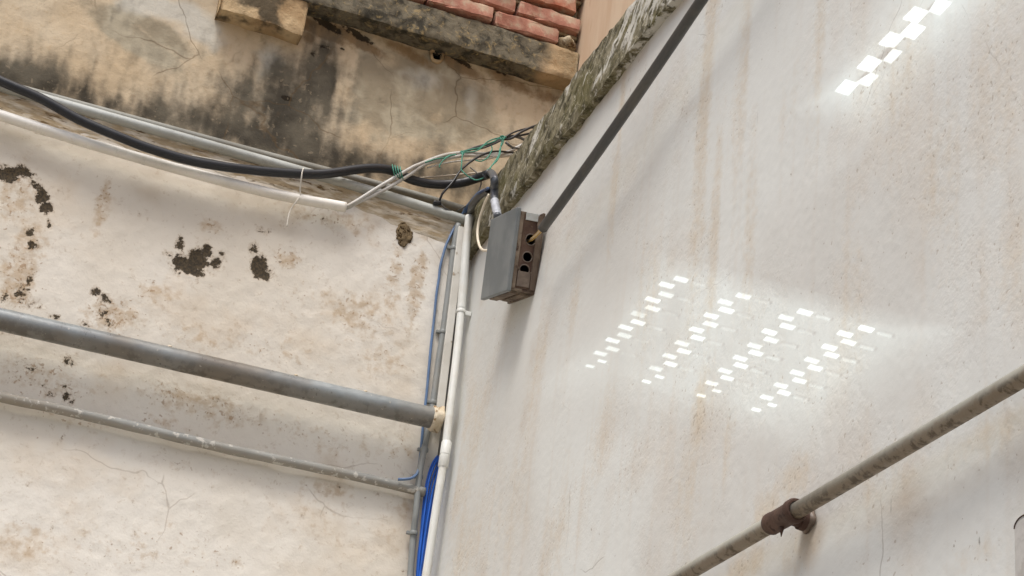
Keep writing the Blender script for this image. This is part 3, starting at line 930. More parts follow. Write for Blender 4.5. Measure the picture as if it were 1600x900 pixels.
a, b_ = onL(0, 499, 0.075), onL(688, 656, 0.075)
big = thing('steel_pipe', (a[0], a[1], a[2]-0.04), 'thick dull grey steel pipe crossing the left wall above the thinner peeling pipe', 'pipe')
p = along(a, b_, -2.0, 1.0)
tube('tube', p, 37.5, M['zinc'], big, seg=28, step=0.03)
cc = along(a, b_, 0.0, 0.985)[1]
V, F = tube_data(np.array([cc+np.array([x, 0, 0]) for x in np.linspace(-0.010, 0.022, 7)]), 0.0385*np.array([0.95, 1.0, 1.03, 1.0, 1.03, 1.05, 1.03]), 20, 0.16)
mesh_obj('cement_collar', V, F, M['cement'], big)
for px in (448, 250, 560):
    q = along(a, b_, 0, (px)/688)[1]
    V, F = tube_data(np.array([q+np.array([dx, -0.012, 0.030]) for dx in (-0.006, 0, 0.006)]), np.array([0.003, 0.006, 0.003]), 8, 0.3)
    mesh_obj('paint_drip', V, F, M['cement'], big)

a, b_ = onL(0, 620, 0.028), onL(648, 766, 0.028)
pts = []
for t in np.linspace(-2, 1.025, 60):
    q = np.asarray(a)+(np.asarray(b_)-np.asarray(a))*t
    pts.append(q+np.array([0, 0, 0.0025*math.sin(t*9)]))
tube('thin_pipe', pts, 17, M['peel'], None, 'thin grey wall pipe with peeling whitish paint, lowest on the left wall', 'pipe', seg=18, wob=0.05, step=0.012)

tube('dusty_pipe', [onL(-400, 22, -0.045), onL(325, 219, -0.045), onL(515, 269, -0.045), onL(640, 303, -0.045), onL(742, 333, -0.045)], 14.5, M['backpipe'], None,
     'dusty grey pipe lying at the back of the ledge behind the pale one', 'pipe', seg=16)
tube('pale_pipe', [onL(-420, 22, 0.012), onL(-100, 107, 0.012), onL(62, 153, 0.012), onL(400, 248, 0.012), onL(563, 294, 0.012), onL(640, 317, 0.012), onL(728, 345, 0.012)], 17.5, M['greypipe'], None,
     'pale grey pipe running along the ledge edge up to the white vertical conduit', 'pipe', seg=18, hollow=0.15)
tube('cream_pipe', [onL(-420, 45, 0.045), onL(-140, 135, 0.045), onL(0, 180, 0.045), onL(155, 229, 0.045), onL(400, 296.5, 0.045), onL(540, 324, 0.045)], 17.5, M['white'], None,
     'glossy cream plastic pipe below the ledge with an open right end', 'pipe', seg=20, hollow=0.18)

# ------------------------------------------------------------------ cables over the ledge
tube('black_cable', [onL(-300, 0, 0.05), onL(-120, 70, 0.06), onL(0, 126, 0.075), onL(62, 153, 0.08), onL(124, 187, 0.085), onL(187, 214, 0.09), onL(240, 234, 0.09), onL(312, 254, 0.085), onL(400, 266.5, 0.075),
                     onL(478, 272, 0.065), onL(517, 270.5, 0.06), onL(555, 265, 0.05), onL(587, 263, 0.04), onL(613, 267, 0.03), onL(647, 282, 0.02), onL(682, 288, 0.02), onL(718, 286, 0.03), onL(744, 279, 0.05), onL(766, 271, 0.11)],
     15.2, M['black'], None, 'thick black cable sagging across the ledge in front of the pale pipes', 'cable', seg=18)
OFFB = 0.075
sl = thing('sleeved_cable', onR(777, 336, OFFB), 'short grey sleeved cable dropping into the top of the junction box', 'cable')
sp_ = [onL(757, 276, 0.09), onL(767, 270, 0.13), onR(772, 279, OFFB+0.01), onR(772.5, 296, OFFB), onR(773, 317, OFFB), onR(778, 340, OFFB)]
tube('sleeve', sp_, 12.5, M['sleeve'], sl, seg=16, step=0.006)
tube('tape_wrap', [onR(773, 314, OFFB), onR(775, 326, OFFB), onR(777.5, 337, OFFB)], 13.6, M['tape'], sl, seg=16, wob=0.12, step=0.005)

tube('grey_cable', [onL(524, 321, 0.045), onL(541, 323, 0.047), onL(594, 291, 0.05), onL(640, 264, 0.05), onL(655, 257, 0.045), onL(691, 243.5, 0.03), onL(720, 239, 0.0), onL(744, 240, -0.02), onL(771, 241, -0.03), onL(789, 239, -0.04), onL(807, 231, -0.04), onL(826, 222, -0.04), onL(850, 212, -0.04)],
     6.0, M['lcable'], None, 'pale grey cable, upper of the two leaving the cream pipe end', 'cable', seg=10)
tube('grey_cable', [onL(524, 324, 0.04), onL(541, 325.5, 0.04), onL(560, 316, 0.042), onL(600, 297, 0.045), onL(640, 273, 0.045), onL(664, 257, 0.04), onL(695, 248.5, 0.02), onL(727, 243, 0.0), onL(753, 244, -0.02), onL(780, 244, -0.03), onL(808, 241.5, -0.04), onL(840, 238, -0.04)],
     5.6, M['lcable'], None, 'pale grey cable, lower of the two leaving the cream pipe end', 'cable', seg=10)
tube('dark_cable', [onL(650, 264, 0.03), onL(672, 254, 0.025), onL(700, 247, 0.01), onL(722, 239, -0.01), onL(744, 230, -0.02), onL(771, 223, -0.03), onL(791, 214, -0.035), onL(807, 213.5, -0.04), onL(824, 221, -0.045), onL(840, 232, -0.05)],
     4.6, M['dcable'], None, 'dark grey cable bound with green twine above the pale cables', 'cable', seg=10)
tube('beige_cable', [onL(600, 283, 0.0), onL(636, 280, 0.005), onL(682, 276, 0.005), onL(727, 272, 0.01), onL(755, 269, 0.03)], 3.2, M['beige'], None, 'thin beige cable stretched just above the sagging black cable', 'cable', seg=8)
tube('thin_white_wire', [onL(300, 243, 0.09), onL(387, 259, 0.085), onL(430, 264, 0.075), onL(470, 266, 0.07), onL(510, 268, 0.065), onL(540, 272, 0.03)], 2.2, M['thread'], None, 'thin white wire lying along the top of the black cable', 'wire', seg=6)
bw = thing('black_wire', onL(682, 317, 0.02), 'thin black wire hanging from the cables to a small plug on the pipe', 'wire')
tube('lead', [onL(826, 236, -0.045), onL(806, 238.5, -0.03), onL(776, 236.5, -0.01), onL(759, 240, 0.0), onL(741, 249, 0.015), onL(721, 265, 0.03), onL(707, 285, 0.045), onL(691, 303, 0.04), onL(687, 315, 0.03)], 3.6, M['black'], bw, seg=8)
tube('plug', [onL(677.5, 316, 0.03), onL(681, 317.3, 0.03), onL(688, 317.5, 0.028)], 8, M['black'], bw, seg=12, step=0.004)
tube('tail', [onL(687, 316, 0.03), onL(695, 325, 0.03), onL(708, 332, 0.02)], 3.0, M['dcable'], bw, seg=8)
tube('black_wire', [onL(783, 217, -0.03), onL(797, 217, -0.03), onL(814, 206.5, -0.035), onL(830, 199, -0.04), onL(846, 194, -0.05), onL(862, 190, -0.06)], 4.0, M['black'], None, 'short black wire rising from the twine knot, higher of two, to the coping', 'wire', seg=8)
tube('black_wire', [onL(787, 217, -0.035), onL(803, 213.5, -0.035), onL(814, 211.5, -0.04), onL(831, 208, -0.045), onL(850, 206, -0.05)], 3.6, M['black'], None, 'short black wire leaving the twine knot just under the higher one', 'wire', seg=8)

tube('black_wire', [onL(700, 246, 0.02), onL(728, 235, 0.0), onL(752, 232, -0.01), onL(778, 222, -0.02), onL(800, 208, -0.03), onL(822, 201, -0.04), onL(845, 199, -0.05)], 2.6, M['black'], None, 'long thin black wire climbing over the pale cables towards the coping', 'wire', seg=8)
tube('white_wire', [onL(668, 262, 0.03), onL(700, 254, 0.02), onL(735, 250, 0.0), onL(768, 247, -0.02), onL(795, 236, -0.03), onL(818, 229, -0.04), onL(845, 220, -0.05)], 2.8, M['lcable'], None, 'thin white wire running below the two pale cables into the coping', 'wire', seg=8)
tube('brown_wire', [onL(790, 222, -0.03), onL(800, 230, -0.03), onL(812, 232, -0.04), onL(830, 229, -0.045), onL(850, 228, -0.05)], 4.2, M['dcable'], None, 'short drooping dark wire just right of the green twine knot', 'wire', seg=8)
tube('slack_wire', [onL(735, 262, 0.03), onL(747, 272, 0.05), onL(752, 284, 0.06), onL(748, 298, 0.06), onL(738, 312, 0.05), onL(728, 322, 0.03), onL(714, 330, 0.01)], 2.2, M['dcable'], None, 'slack grey wire curling down behind the sleeved cable to the pipes', 'wire', seg=8)
tube('corner_cable', [onL(727, 352, 0.03), onL(722, 400, 0.02), onL(716, 460, 0.018), onL(709, 520, 0.018), onL(700, 600, 0.018), onL(693, 655, 0.018), onL(684, 720, 0.018), onL(675, 790, 0.018)], 3.6, M['dcable'], None, 'thin dark cable tucked in the corner behind the white conduit', 'cable', seg=8)
tw = thing('green_twine', onL(787, 216, 0.0), 'green twine knotted and looped around the cables beside the coping', 'twine')


def z4(x, y): return 620+x/5.625, 180+y/5.625


strands = [
    [(575, 318, .02), (650, 302, 0), (735, 282, 0), (800, 232, 0), (860, 208, 0), (945, 190, 0)],
    [(570, 330, .02), (700, 312, .01), (775, 262, 0), (850, 232, 0), (900, 205, 0), (955, 198, 0)],
    [(940, 200, 0), (935, 240, .01), (905, 300, .02), (898, 345, .03), (860, 410, .05), (815, 470, .08), (800, 520, .11)],
    [(930, 210, 0), (915, 270, .02), (905, 345, .03), (880, 400, .05), (830, 450, .07), (812, 505, .11)],
    [(560, 322, .02), (578, 335, .03), (572, 385, .05), (570, 440, .06), (566, 475, .06), (600, 515, .07), (650, 552, .07), (700, 570, .08), (760, 552, .09), (800, 515, .11), (795, 480, .11), (825, 470, .10)],
    [(520, 345, .02), (470, 355, .04), (420, 385, .05), (388, 420, .05), (372, 450, .05), (385, 462, .05)],
    [(470, 350, .03), (420, 375, .04), (340, 385, .05), (250, 415, .06)],
    [(905, 195, 0), (925, 180, .01), (945, 190, .01), (935, 215, .02), (912, 205, .01), (930, 185, .0), (960, 195, .01)],
    [(565, 315, .02), (590, 322, .03), (585, 345, .03), (562, 338, .02)],
    [(830, 270, .0), (838, 300, .0), (800, 370, .01), (740, 405, .02), (690, 395, .02)],
]
for s in strands:
    tube('strand', [onL(*z4(x, y), o) for x, y, o in s], 2.1, M['green'], tw, seg=6, step=0.006)
tw2 = thing('green_twine', onL(618, 268, 0.05), 'scrap of green twine wound round the black cable near the pale cables', 'twine')
for k in range(4):
    x0 = 613+k*4
    tube('strand', [onL(x0, 257.5+k*1.0, 0.04), onL(x0+1, 263+k, 0.066), onL(x0+2.5, 270+k, 0.066), onL(x0+5, 277+k, 0.05)], 1.9, M['green'], tw2, seg=6, step=0.006)

th = [onL(474, 263, 0.08), onL(472, 270, 0.085), onL(470.5, 282, 0.08), onL(469, 295, 0.065), onL(469, 306, 0.06), onL(462, 316, 0.06), onL(454, 328, 0.05), onL(450, 342, 0.05), onL(448.5, 354, 0.05)]
tube('white_thread', th, 2.4, M['thread'], None, 'loose white thread tied round the cream pipe and hanging down', 'thread', seg=6, step=0.006)

# ------------------------------------------------------------------ vertical run in the corner
tube('blue_cable', [onW(763, 294, 0.05, 0.075), onW(752, 299, 0.06), onW(744, 305, 0.06), onW(730, 322, 0.03), onW(721, 337, 0.0), onW(712, 352, 0.008), onW(703, 370, 0.012), onW(696, 386, 0.014), onW(688, 416, 0.014), onW(686, 434, 0.014), onW(682, 460, 0.014), onW(678, 500, 0.014), onW(673, 545, 0.014), onW(667, 611, 0.014), onW(662, 655, 0.014),
                    onW(658, 700, 0.014), onW(655, 725, 0.02), onW(651, 741, 0.045), onW(640, 748, 0.055), onW(622, 749, 0.05)],
     4.4, M['bluegrey'], None, 'faded blue cable running down the left wall beside the grey conduit', 'cable', seg=10)
gc = thing('grey_conduit', onW(640, 900, 0.02), 'grey plastic conduit clipped down the corner beside the faded blue cable', 'conduit')
gp = [(716, 350), (709, 388), (699.7, 460), (692, 519), (685, 565), (676.5, 629), (668, 677), (661, 710)]
tube('tube', [onW(x, y, 0.016) for x, y in gp], 9.5, M['greycond'], gc, seg=14)
gp2 = [(664, 696), (655, 743), (650, 800), (646, 833), (641, 900), (634, 1000), (612, 1300), (560, 2080)]
tube('lower_tube', [onW(x, y, 0.022+0.01*(k < 3)) for k, (x, y) in enumerate(gp2)], 10.5, M['greycond'], gc, seg=14)


def clip(px, py, dirpx, off, w, mat, parent, name='clip', hh=0.006):
    c = onW(px, py, off)
    e = onW(px+dirpx[0], py+dirpx[1], off)-c
    e /= np.linalg.norm(e)
    V, F = tube_data(np.array([c-e*hh, c-e*hh*0.6, c+e*hh*0.6, c+e*hh]), 0.5*w*px_m(c)*np.array([0.92, 1.0, 1.0, 0.92]), 14)
    o = mesh_obj(name, V, F, mat, parent)
    shade_sharp(o)
    box('clip_foot', c+np.array([-0.5*w*px_m(c)-0.002, 0.006, 0]), AX, (0.006, 0.006, hh*0.8), mat, parent, 0.0015)
    return o


for px, py, w in ((709, 388, 12), (692, 519, 12.5), (676.5, 629, 12.5)):
    clip(px, py, (-15, 100), 0.016, w, M['greycond'], gc)
for px, py, w in ((663, 703, 13), (655, 745, 12.5), (646, 833, 13)):
    clip(px, py, (-10, 100), 0.026, w, M['greycond'], gc)

# flat trunking between the two conduits
ta, tb = onL(721.0, 356, 0.022), onL(684, 664, 0.022)
ez = (tb-ta)/np.linalg.norm(tb-ta)
ex = np.array([1, 0, 0.])-ez*ez[0]; ex /= np.linalg.norm(ex)
tag(box('flat_trunking', (ta+tb)/2, (ex, np.cross(ez, ex), ez), (0.0125, 0.010, np.linalg.norm(tb-ta)/2), M['trunk'], None, 0.002), 'flat flaking white trunking strip between the grey and white conduits', 'trunking')

wc = thing('white_conduit', onW(668, 900, 0.03), 'white plastic conduit standing down the corner, rightmost of the vertical runs', 'conduit')
OW = 0.03
wp = [(733.5, 338), (728, 390), (720.5, 486)]
def ow(y):
    return float(np.interp(y, (340, 486, 640, 700), (0.060, 0.075, 0.115, 0.12)))


tube('upper_tube', [onL(x, y, ow(y)) for x, y in wp], 13.5, M['conduit'], wc, seg=16)
wp = [(720.5, 484), (713, 558), (703, 640), (695, 710), (682, 790), (666, 897), (650, 1000), (600, 1330), (490, 2080)]
tube('lower_tube', [onL(x, y, ow(y)) for x, y in wp], 13.2, M['conduit'], wc, seg=16)
c0, c1 = onL(698.3, 690, ow(690)), onL(692, 731, ow(731))
V, F = tube_data(np.array([c0, c0+(c1-c0)*0.04, c0+(c1-c0)*0.5, c0+(c1-c0)*0.52, c0+(c1-c0)*0.54, c0+(c1-c0)*0.96, c1]), 0.5*px_m(c0)*np.array([14, 16.5, 16.5, 15, 16.5, 16.5, 14]), 18)
shade_sharp(mesh_obj('coupling', V, F, M['conduit'], wc))
c0 = onL(720.3, 487, ow(487)); e = onL(716, 530, ow(530))-c0; e /= np.linalg.norm(e)
V, F = tube_data(np.array([c0-e*0.006, c0-e*0.004, c0+e*0.004, c0+e*0.006]), 0.5*px_m(c0)*np.array([14.5, 15.5, 15.5, 14.5]), 18)
shade_sharp(mesh_obj('clip', V, F, M['conduit'], wc))
box('clip_foot', c0+np.array([0.022, -0.004, -0.004]), AX, (0.010, 0.006, 0.008), M['conduit'], wc, 0.002)

tube('bent_conduit', [onW(733.5, 344, 0.03), onW(735, 331, 0.035), onW(740, 318, 0.03, 0.07), onW(750, 306, 0.03, 0.07), onW(763, 297, 0.03, 0.07)], 11, M['dcable'], None,
     'short dark bent conduit sprouting from the head of the white conduit', 'conduit', seg=14, step=0.006, hollow=0.15)
tube('navy_cable', [onW(727, 333, 0.03), onW(738, 316, 0.045), onW(748, 303, 0.05, 0.08), onW(758, 297, 0.05, 0.08), onW(764, 295, 0.05, 0.08)], 3.4, M['navy'], None, 'dark blue cable arching over the bent conduit in the corner', 'cable', seg=8, step=0.006)
tube('cream_cable', [onW(764, 304, 0.05, 0.085), onW(757, 319, 0.05, 0.085), onW(748.5, 345, 0.05, 0.085), onW(746, 366, 0.05, 0.085), onW(748.5, 382, 0.05, 0.085), onW(754, 390.5, 0.05, 0.085), onW(763, 391.5, 0.05, 0.085), onW(772, 391, 0.05, 0.085)], 4.2, M['cream'], None,
     'cream cable loop bending into the left side of the junction box', 'cable', seg=10, step=0.006)

bpaths = [
    [(690, 706), (677, 722), (668, 748), (662, 785), (658, 830), (653.5, 870), (651, 905), (645, 1000), (628, 1300)],
    [(690, 709), (679, 726), (670, 752), (664.5, 790), (659, 835), (655, 872), (652.5, 905), (647, 1000), (630, 1300)],
    [(690, 713), (681, 733), (673, 760), (667, 798), (661, 840), (656.5, 876), (654, 905), (649, 1000), (632, 1300)],
    [(690, 717), (683, 742), (676, 768), (669.5, 803), (663, 845), (658.5, 880), (655.5, 905), (651, 1000), (634, 1300)],
    [(689, 722), (685, 750), (678, 778), (671, 812), (665, 850), (660, 884), (657.5, 905), (653, 1000), (636, 1300)],
]
offs = (0.016, 0.028, 0.020, 0.030, 0.022)
blab = ('outermost bright blue cable on the left of the drooping bundle', 'second bright blue cable from the left in the drooping bundle', 'middle bright blue cable of the drooping bundle',
        'fourth bright blue cable from the left in the drooping bundle', 'innermost bright blue cable of the bundle, nearest the white conduit')
for k, bp in enumerate(bpaths):
    tube('bright_blue_cable', [onW(x, y, offs[k]) for x, y in bp], 3.7, M['blue'], None, blab[k], 'cable', 'bright blue cables in the corner', seg=10)

# ------------------------------------------------------------------ junction box on the right wall
jb_c = np.array([1.390, 4.5502, 4.1285]); ang = math.radians(16.5); tip = math.radians(5)
ew = np.array([0, -math.cos(ang), -math.sin(ang)]); eu = np.array([0, -math.sin(ang), math.cos(ang)]); ed = np.array([math.cos(tip), 0, math.sin(tip)])
eu = eu-ed*(eu @ ed); eu /= np.linalg.norm(eu)
ew = np.cross(eu, ed); ew *= -np.sign(ew[1]); 
BW, BH = 0.2367/2, 0.2448/2
jb = thing('junction_box', jb_c+ed*0.1-eu*BH, 'tilted grey junction box with rust brown side and three knockout holes', 'junction box')
AXB = (ed, ew, eu)
box('lid', jb_c+ed*0.007, AXB, (0.007, BW, BH), M['lid'], jb, 0.003)
D0, D1 = 0.0145, 0.082     # body depth from the lid to the back
dm = (D0+D1)/2; dh = (D1-D0)/2
iw, ih = BW-0.010, BH-0.008
box('back_plate', jb_c+ed*(D1+0.004), AXB, (0.004, iw+0.004, ih+0.006), M['rustbox'], jb, 0.0015)
box('top_side', jb_c+ed*dm+eu*(ih-0.003), AXB, (dh, iw, 0.003), M['rustbox'], jb)
box('bottom_side', jb_c+ed*dm-eu*(ih-0.003), AXB, (dh, iw, 0.003), M['rustbox'], jb)
box('inner_liner', jb_c+ed*dm+ew*(iw-0.05), AXB, (dh-0.004, 0.002, ih-0.009), M['hole'], jb)  # dark plate standing in for the shade inside the box
box('far_side', jb_c+ed*dm-ew*(iw-0.003), AXB, (dh, 0.003, ih-0.007), M['rustbox'], jb)
so = jb_c+ed*dm+ew*(iw-0.003)


def side_uv(px, py):
    d = ray(px, py); nrm = ew
    t = ((so+ew*0.003-CAM) @ nrm)/(d @ nrm)
    p = CAM+d*t-so
    return p @ ed, p @ eu


hc = [side_uv(*q) for q in ((829.5, 374.5), (824, 401.5), (819.5, 421.5))]
hr = (0.0150, 0.0135, 0.0140)
outer = [(-dh, -ih+0.007), (dh, -ih+0.007), (dh, ih-0.007), (-dh, ih-0.007)]
holes = [[(c[0]+r_*math.cos(t), c[1]+r_*math.sin(t)) for t in np.linspace(0, 2*math.pi, 24, endpoint=False)] for c, r_ in zip(hc, hr)]
plate_holes('knockout_side', outer, holes, so, ed, eu, ew, 0.006, M['rustpanel'], jb)
for c, r_ in zip(hc, hr):
    cen = so+ed*c[0]+eu*c[1]+ew*0.003
    tube('knockout_rim', [cen+ed*(r_+0.0012)*math.cos(t)+eu*(r_+0.0012)*math.sin(t) for t in np.linspace(0, 2*math.pi, 26)], 2, M['rim'], jb, r=0.0017, seg=6, smooth_path=False)
# raised flanges, lower plate, screws and the pale tab on that side
box('flange', so+ew*0.006-ed*(dh-0.005), AXB, (0.006, 0.004, ih-0.004), M['rustbox'], jb, 0.001)
box('flange', so+ew*0.006+ed*(dh-0.006), AXB, (0.007, 0.005, ih-0.006), M['rustbox'], jb, 0.001)
box('lower_plate', so+ew*0.0055-eu*(ih-0.034), AXB, (dh-0.014, 0.002, 0.022), M['rim'], jb, 0.001)
box('tab', so+ew*0.006+eu*(ih-0.012)+ed*0.004, AXB, (dh-0.014, 0.002, 0.011), M['tab'], jb, 0.001)
for dx_, dz_ in ((-0.022, -0.052), (0.022, -0.060)):
    cen = so+ed*dx_+eu*dz_+ew*0.003
    tube('screw', [cen, cen+ew*0.003, cen+ew*0.005], 2, M['rustbox'], jb, r=0.005, seg=10, smooth_path=False)
box('bottom_rib', jb_c+ed*0.03-eu*(ih+0.004), AXB, (0.012, iw-0.02, 0.0035), M['rustbox'], jb, 0.001)
box('bottom_rib', jb_c+ed*0.065-eu*(ih+0.003), AXB, (0.010, iw-0.03, 0.0035), M['rustbox'], jb, 0.001)
for s1 in (-1, 1):
    cen = jb_c+ed*(D1+0.004)+eu*s1*0.06
    tube('standoff', [cen, cen+ed*0.014], 2, M['rustbox'], jb, r=0.008, seg=10, smooth_path=False)

# dark conduit leaving the box towards the upper right
OD = 0.072
dc = thing('dark_conduit', onR(846, 358, OD), 'long dark grey conduit slanting up from the junction box across the white wall', 'conduit')
q0, q1 = onR(848, 357, OD), onR(1096.5, 0, OD)
path = [q0+(q1-q0)*t+np.array([0, 0, -0.010*math.sin(min(t, 1)*math.pi)]) for t in np.linspace(0, 1, 8)]+[q0+(q1-q0)*t for t in (1.3, 1.7, 2.1)]
rad = 0.0138
V, F = tube_data(spline(path, 0.02), rad, 18, 0, True, (1, 1), 0.14)
mesh_obj('tube', V, F, M['trough'], dc)
for k in range(3):
    e = np.array([0, 0, (k-1)*0.006])
    h0 = so+ed*hc[0][0]+eu*hc[0][1]
    tube('conductor', [q0+(q1-q0)*0.02+e, q0+e*0.8, (q0*0.45+h0*0.55)+ew*0.012+e*0.7, h0+ew*0.006+e*0.5, h0-ew*0.03+e*0.5], 2, M['brass'] if k != 1 else M['beige'], dc, r=0.0028, seg=8, step=0.004)

# ------------------------------------------------------------------ pipe on the right wall with its rusty tee
OP = 0.046
pa, pb = onR(1071, 897, OP), onR(1200, 822, OP)
pc, pd = onR(1242, 800, OP), onR(1600, 588, OP)
rp = thing('wall_pipe', onR(1215, 815, OP), 'stained pale pipe low on the white wall with a rusty brown tee', 'pipe')
tube('far_tube', [pa+(pa-pb)*4.5, pa, pb, pb+(pb-pa)*0.3], 2, M['galv'], rp, r=0.0158, seg=20, step=0.02, smooth_path=False)
tube('near_tube', [pc, pd, pd+(pd-pc)*2.0], 2, M['galv'], rp, r=0.0150, seg=22, step=0.02, smooth_path=False)
t0, t1 = onR(1203, 820, OP), onR(1246, 796, OP)
V, F = tube_data(np.array([t0+(t1-t0)*t for t in (0, 0.05, 0.14, 0.2, 0.8, 0.84, 0.95, 1.0)]), np.array([0.0185, 0.0205, 0.0205, 0.0195, 0.0200, 0.0225, 0.0225, 0.020]), 24, 0, True, None, 0.2)
tee = mesh_obj('tee', V, F, M['rust'], rp); shade_sharp(tee)
tm = t0+(t1-t0)*0.62
end = tm.copy(); end[0] = XR-0.002
br = [tm, tm+(end-tm)*0.35, tm+(end-tm)*0.55, tm+(end-tm)*0.56, tm+(end-tm)*0.80, tm+(end-tm)*0.81, end]
V, F = tube_data(np.array(br), np.array([0.016, 0.016, 0.0165, 0.020, 0.021, 0.0165, 0.0165]), 20)
shade_sharp(mesh_obj('branch', V, F, M['rust'], rp))
V, F = tube_data(np.array([end-np.array([0.012, 0, 0]), end-np.array([0.006, 0, 0]), end]), np.array([0.017, 0.021, 0.024]), 18, 0.3)
mesh_obj('cement_collar', V, F, M['rim'], rp)
sp0 = t0+(t1-t0)*0.5+np.array([-0.002, 0, -0.019])
V, F = tube_data(np.array([sp0, sp0+np.array([0, 0.001, -0.008]), sp0+np.array([0, 0.002, -0.018])]), np.array([0.005, 0.003, 0.0006]), 8)
mesh_obj('wire_end', V, F, M['rust'], rp)

# little arched plate at the right edge
ac = onR(1606, 838, 0.0)
outl = [(-0.022, -0.06), (0.022, -0.06), (0.022, 0.016)]+[(0.022*math.cos(t), 0.016+0.014*math.sin(t)) for t in np.linspace(0.25, math.pi-0.25, 10)]+[(-0.022, 0.016)]
ap = thing('arched_plate', ac-np.array([0, 0, 0.03]), 'small grey arched plate on the white wall at the right edge', 'plate')
plate_holes('plate', outl, [], ac+np.array([-0.005, 0, 0]), np.array([0, -1.0, 0]), np.array([0, 0, 1.0]), np.array([-1.0, 0, 0]), 0.004, M['plate'], ap)
tube('rim', [ac+np.array([-0.0075, -0.022*math.cos(t), 0.016+0.014*math.sin(t)]) for t in np.linspace(0.0, math.pi, 14)], 2, M['rust'], ap, r=0.0011, seg=6, step=0.004)

# mud nest under the pale pipe
nc = onL(632, 367, 0.004)
b = bmesh.new()
bmesh.ops.create_icosphere(b, subdivisions=4, radius=1)
V = np.array([v.co[:] for v in b.verts]); F = [tuple(v.index for v in f.verts) for f in b.faces]; b.free()
k = 1+0.55*(fbm(V[:, 0]*2.3+4+V[:, 1], V[:, 2]*2.3+7, 4)-0.5)*2
V = V*k[:, None]*np.array([0.027, 0.006, 0.038])+nc
mesh_obj('mud_nest', V, F, M['mud'], None)
tag(bpy.data.objects['mud_nest'], 'brown dried mud nest stuck to the plaster under the pale pipe', 'nest')

# ------------------------------------------------------------------ added lamp behind the viewer; its gobo imitates a lamp grille mirrored in glass
LP = np.array([-1.0, -0.4, 2.3])
PD = 0.16                                        # share of the way from the lamp to the wall


def toplate(px, py):
    w = onR(px, py); return LP+(w-LP)*PD


def z4b(x, y): return 880+x/2.857, 400+y/2.857
def z5(x, y): return 1200+x/3.9125, y/3.9125


cols_r = [[(517, 105), (450, 172), (390, 235), (325, 298), (265, 357), (213, 418), (165, 473)], [(795, 180), (718, 243), (648, 305), (590, 366), (528, 425), (468, 482), (420, 540)],
          [(1068, 253), (990, 316), (918, 376), (850, 434), (783, 491), (722, 547), (675, 604)], [(1340, 326), (1263, 386), (1187, 444), (1113, 502), (1045, 559), (975, 613), (922, 667)]]
cols_l = [[(452, 130), (390, 197), (328, 262), (270, 322), (213, 380), (158, 438), (113, 495)], [(715, 207), (650, 268), (585, 330), (520, 390), (465, 447), (405, 503), (362, 562)],
          [(985, 277), (910, 341), (845, 402), (780, 458), (713, 515), (652, 570), (606, 624)], [(1247, 350), (1177, 410), (1100, 468), (1035, 524), (962, 580), (898, 633), (850, 688)]]
quads = []
for cols in (cols_r, cols_l):
    for col in cols:
        for i, (x, y) in enumerate(col):
            s = (1.0, .98, .96, .94, .92, .86, .6)[i]
            s *= 0.97; ax_, ay_ = 31*s, 8.5*s
            bx_, by_ = -8.5*s, 9.0*s*(0.95 if i else 1.0)
            quads.append([z4b(x-ax_-bx_, y-ay_-by_), z4b(x+ax_-bx_, y+ay_-by_), z4b(x+ax_+bx_, y+ay_+by_), z4b(x-ax_+bx_, y-ay_+by_)])
for (x, y) in ((1185, -105), (1045, -50), (1030, 45), (890, 97), (873, 195), (742, 252), (732, 342), (608, 398), (595, 488), (470, 540)):
    s = 0.94 if y < 470 else 0.86
    ax_, ay_ = 47*s, 15.5*s; bx_, by_ = -38*s, 40*s
    quads.append([z5(x-ax_-bx_, y-ay_-by_), z5(x+ax_-bx_, y+ay_-by_), z5(x+ax_+bx_, y+ay_+by_), z5(x-ax_+bx_, y-ay_+by_)])
e1 = np.array([0, 1.0, 0]); e2 = np.array([0, 0, 1.0]); e3 = np.array([1.0, 0, 0])
po = toplate(1200, 400)


def pl(px, py):
    d = toplate(px, py)-po
    return (d @ e1, d @ e2)


ghosts = []
for col in cols_r:
    for i, (x, y) in enumerate(col[:6]):
        gx, gy = x+82-2*i, y+23
        ax_, ay_, bx_, by_ = 33, 8.5, -5, 5.5
        ghosts.append([z4b(gx-ax_-bx_, gy-ay_-by_), z4b(gx+ax_-bx_, gy+ay_-by_), z4b(gx+ax_+bx_, gy+ay_+by_), z4b(gx-ax_+bx_, gy-ay_+by_)])
hq = [[pl(*q) for q in Q] for Q in quads]
gq = [[pl(*q) for q in Q] for Q in ghosts]
lamp = thing('flood_lamp', (LP[0], LP[1], 0), 'floodlight on a post with a pierced louvre plate facing the white wall', 'lamp')
m = Mat('frosted_film', 0.9, 0.1)  # lets a weak veil through, standing in for haze on the glass
tr = m.new('ShaderNodeBsdfTransparent')
nt = m.mul(m.step(m.noise(14, 3), 0.3, 0.7, 0.12, 0.19), m.math('POWER', m.attr('fade'), 1.5))
cmb = m.new('ShaderNodeCombineColor')
for k in range(3):
    m.t.links.new(nt, cmb.inputs[k])
m.t.links.new(cmb.outputs[0], tr.inputs['Color'])
m.t.links.new(tr.outputs[0], m.t.nodes['Material Output'].inputs['Surface'])
M['film'] = m.m
mid = np.mean([pl(*q) for q in ((820, -140), (1720, -140), (1640, 860), (820, 860))], axis=0)
ext = [(mid[0]+sx*0.55, mid[1]+sy*0.5) for sx, sy in ((-1, -1), (1, -1), (1, 1), (-1, 1))]
lo_open = [pl(*z4b(400, -30)), pl(*z4b(1820, 330)), pl(*z4b(1120, 930)), pl(*z4b(-170, 640))]
up_open = [pl(*z5(760, -260)), pl(*z5(1900, -260)), pl(*z5(1250, 560)), pl(*z5(660, 900)), pl(*z5(120, 700))]
plate_holes('louvre_plate', ext, [lo_open, up_open], po, e1, e2, e3, 0.002, M['lampshell'], lamp)
n_low = 56

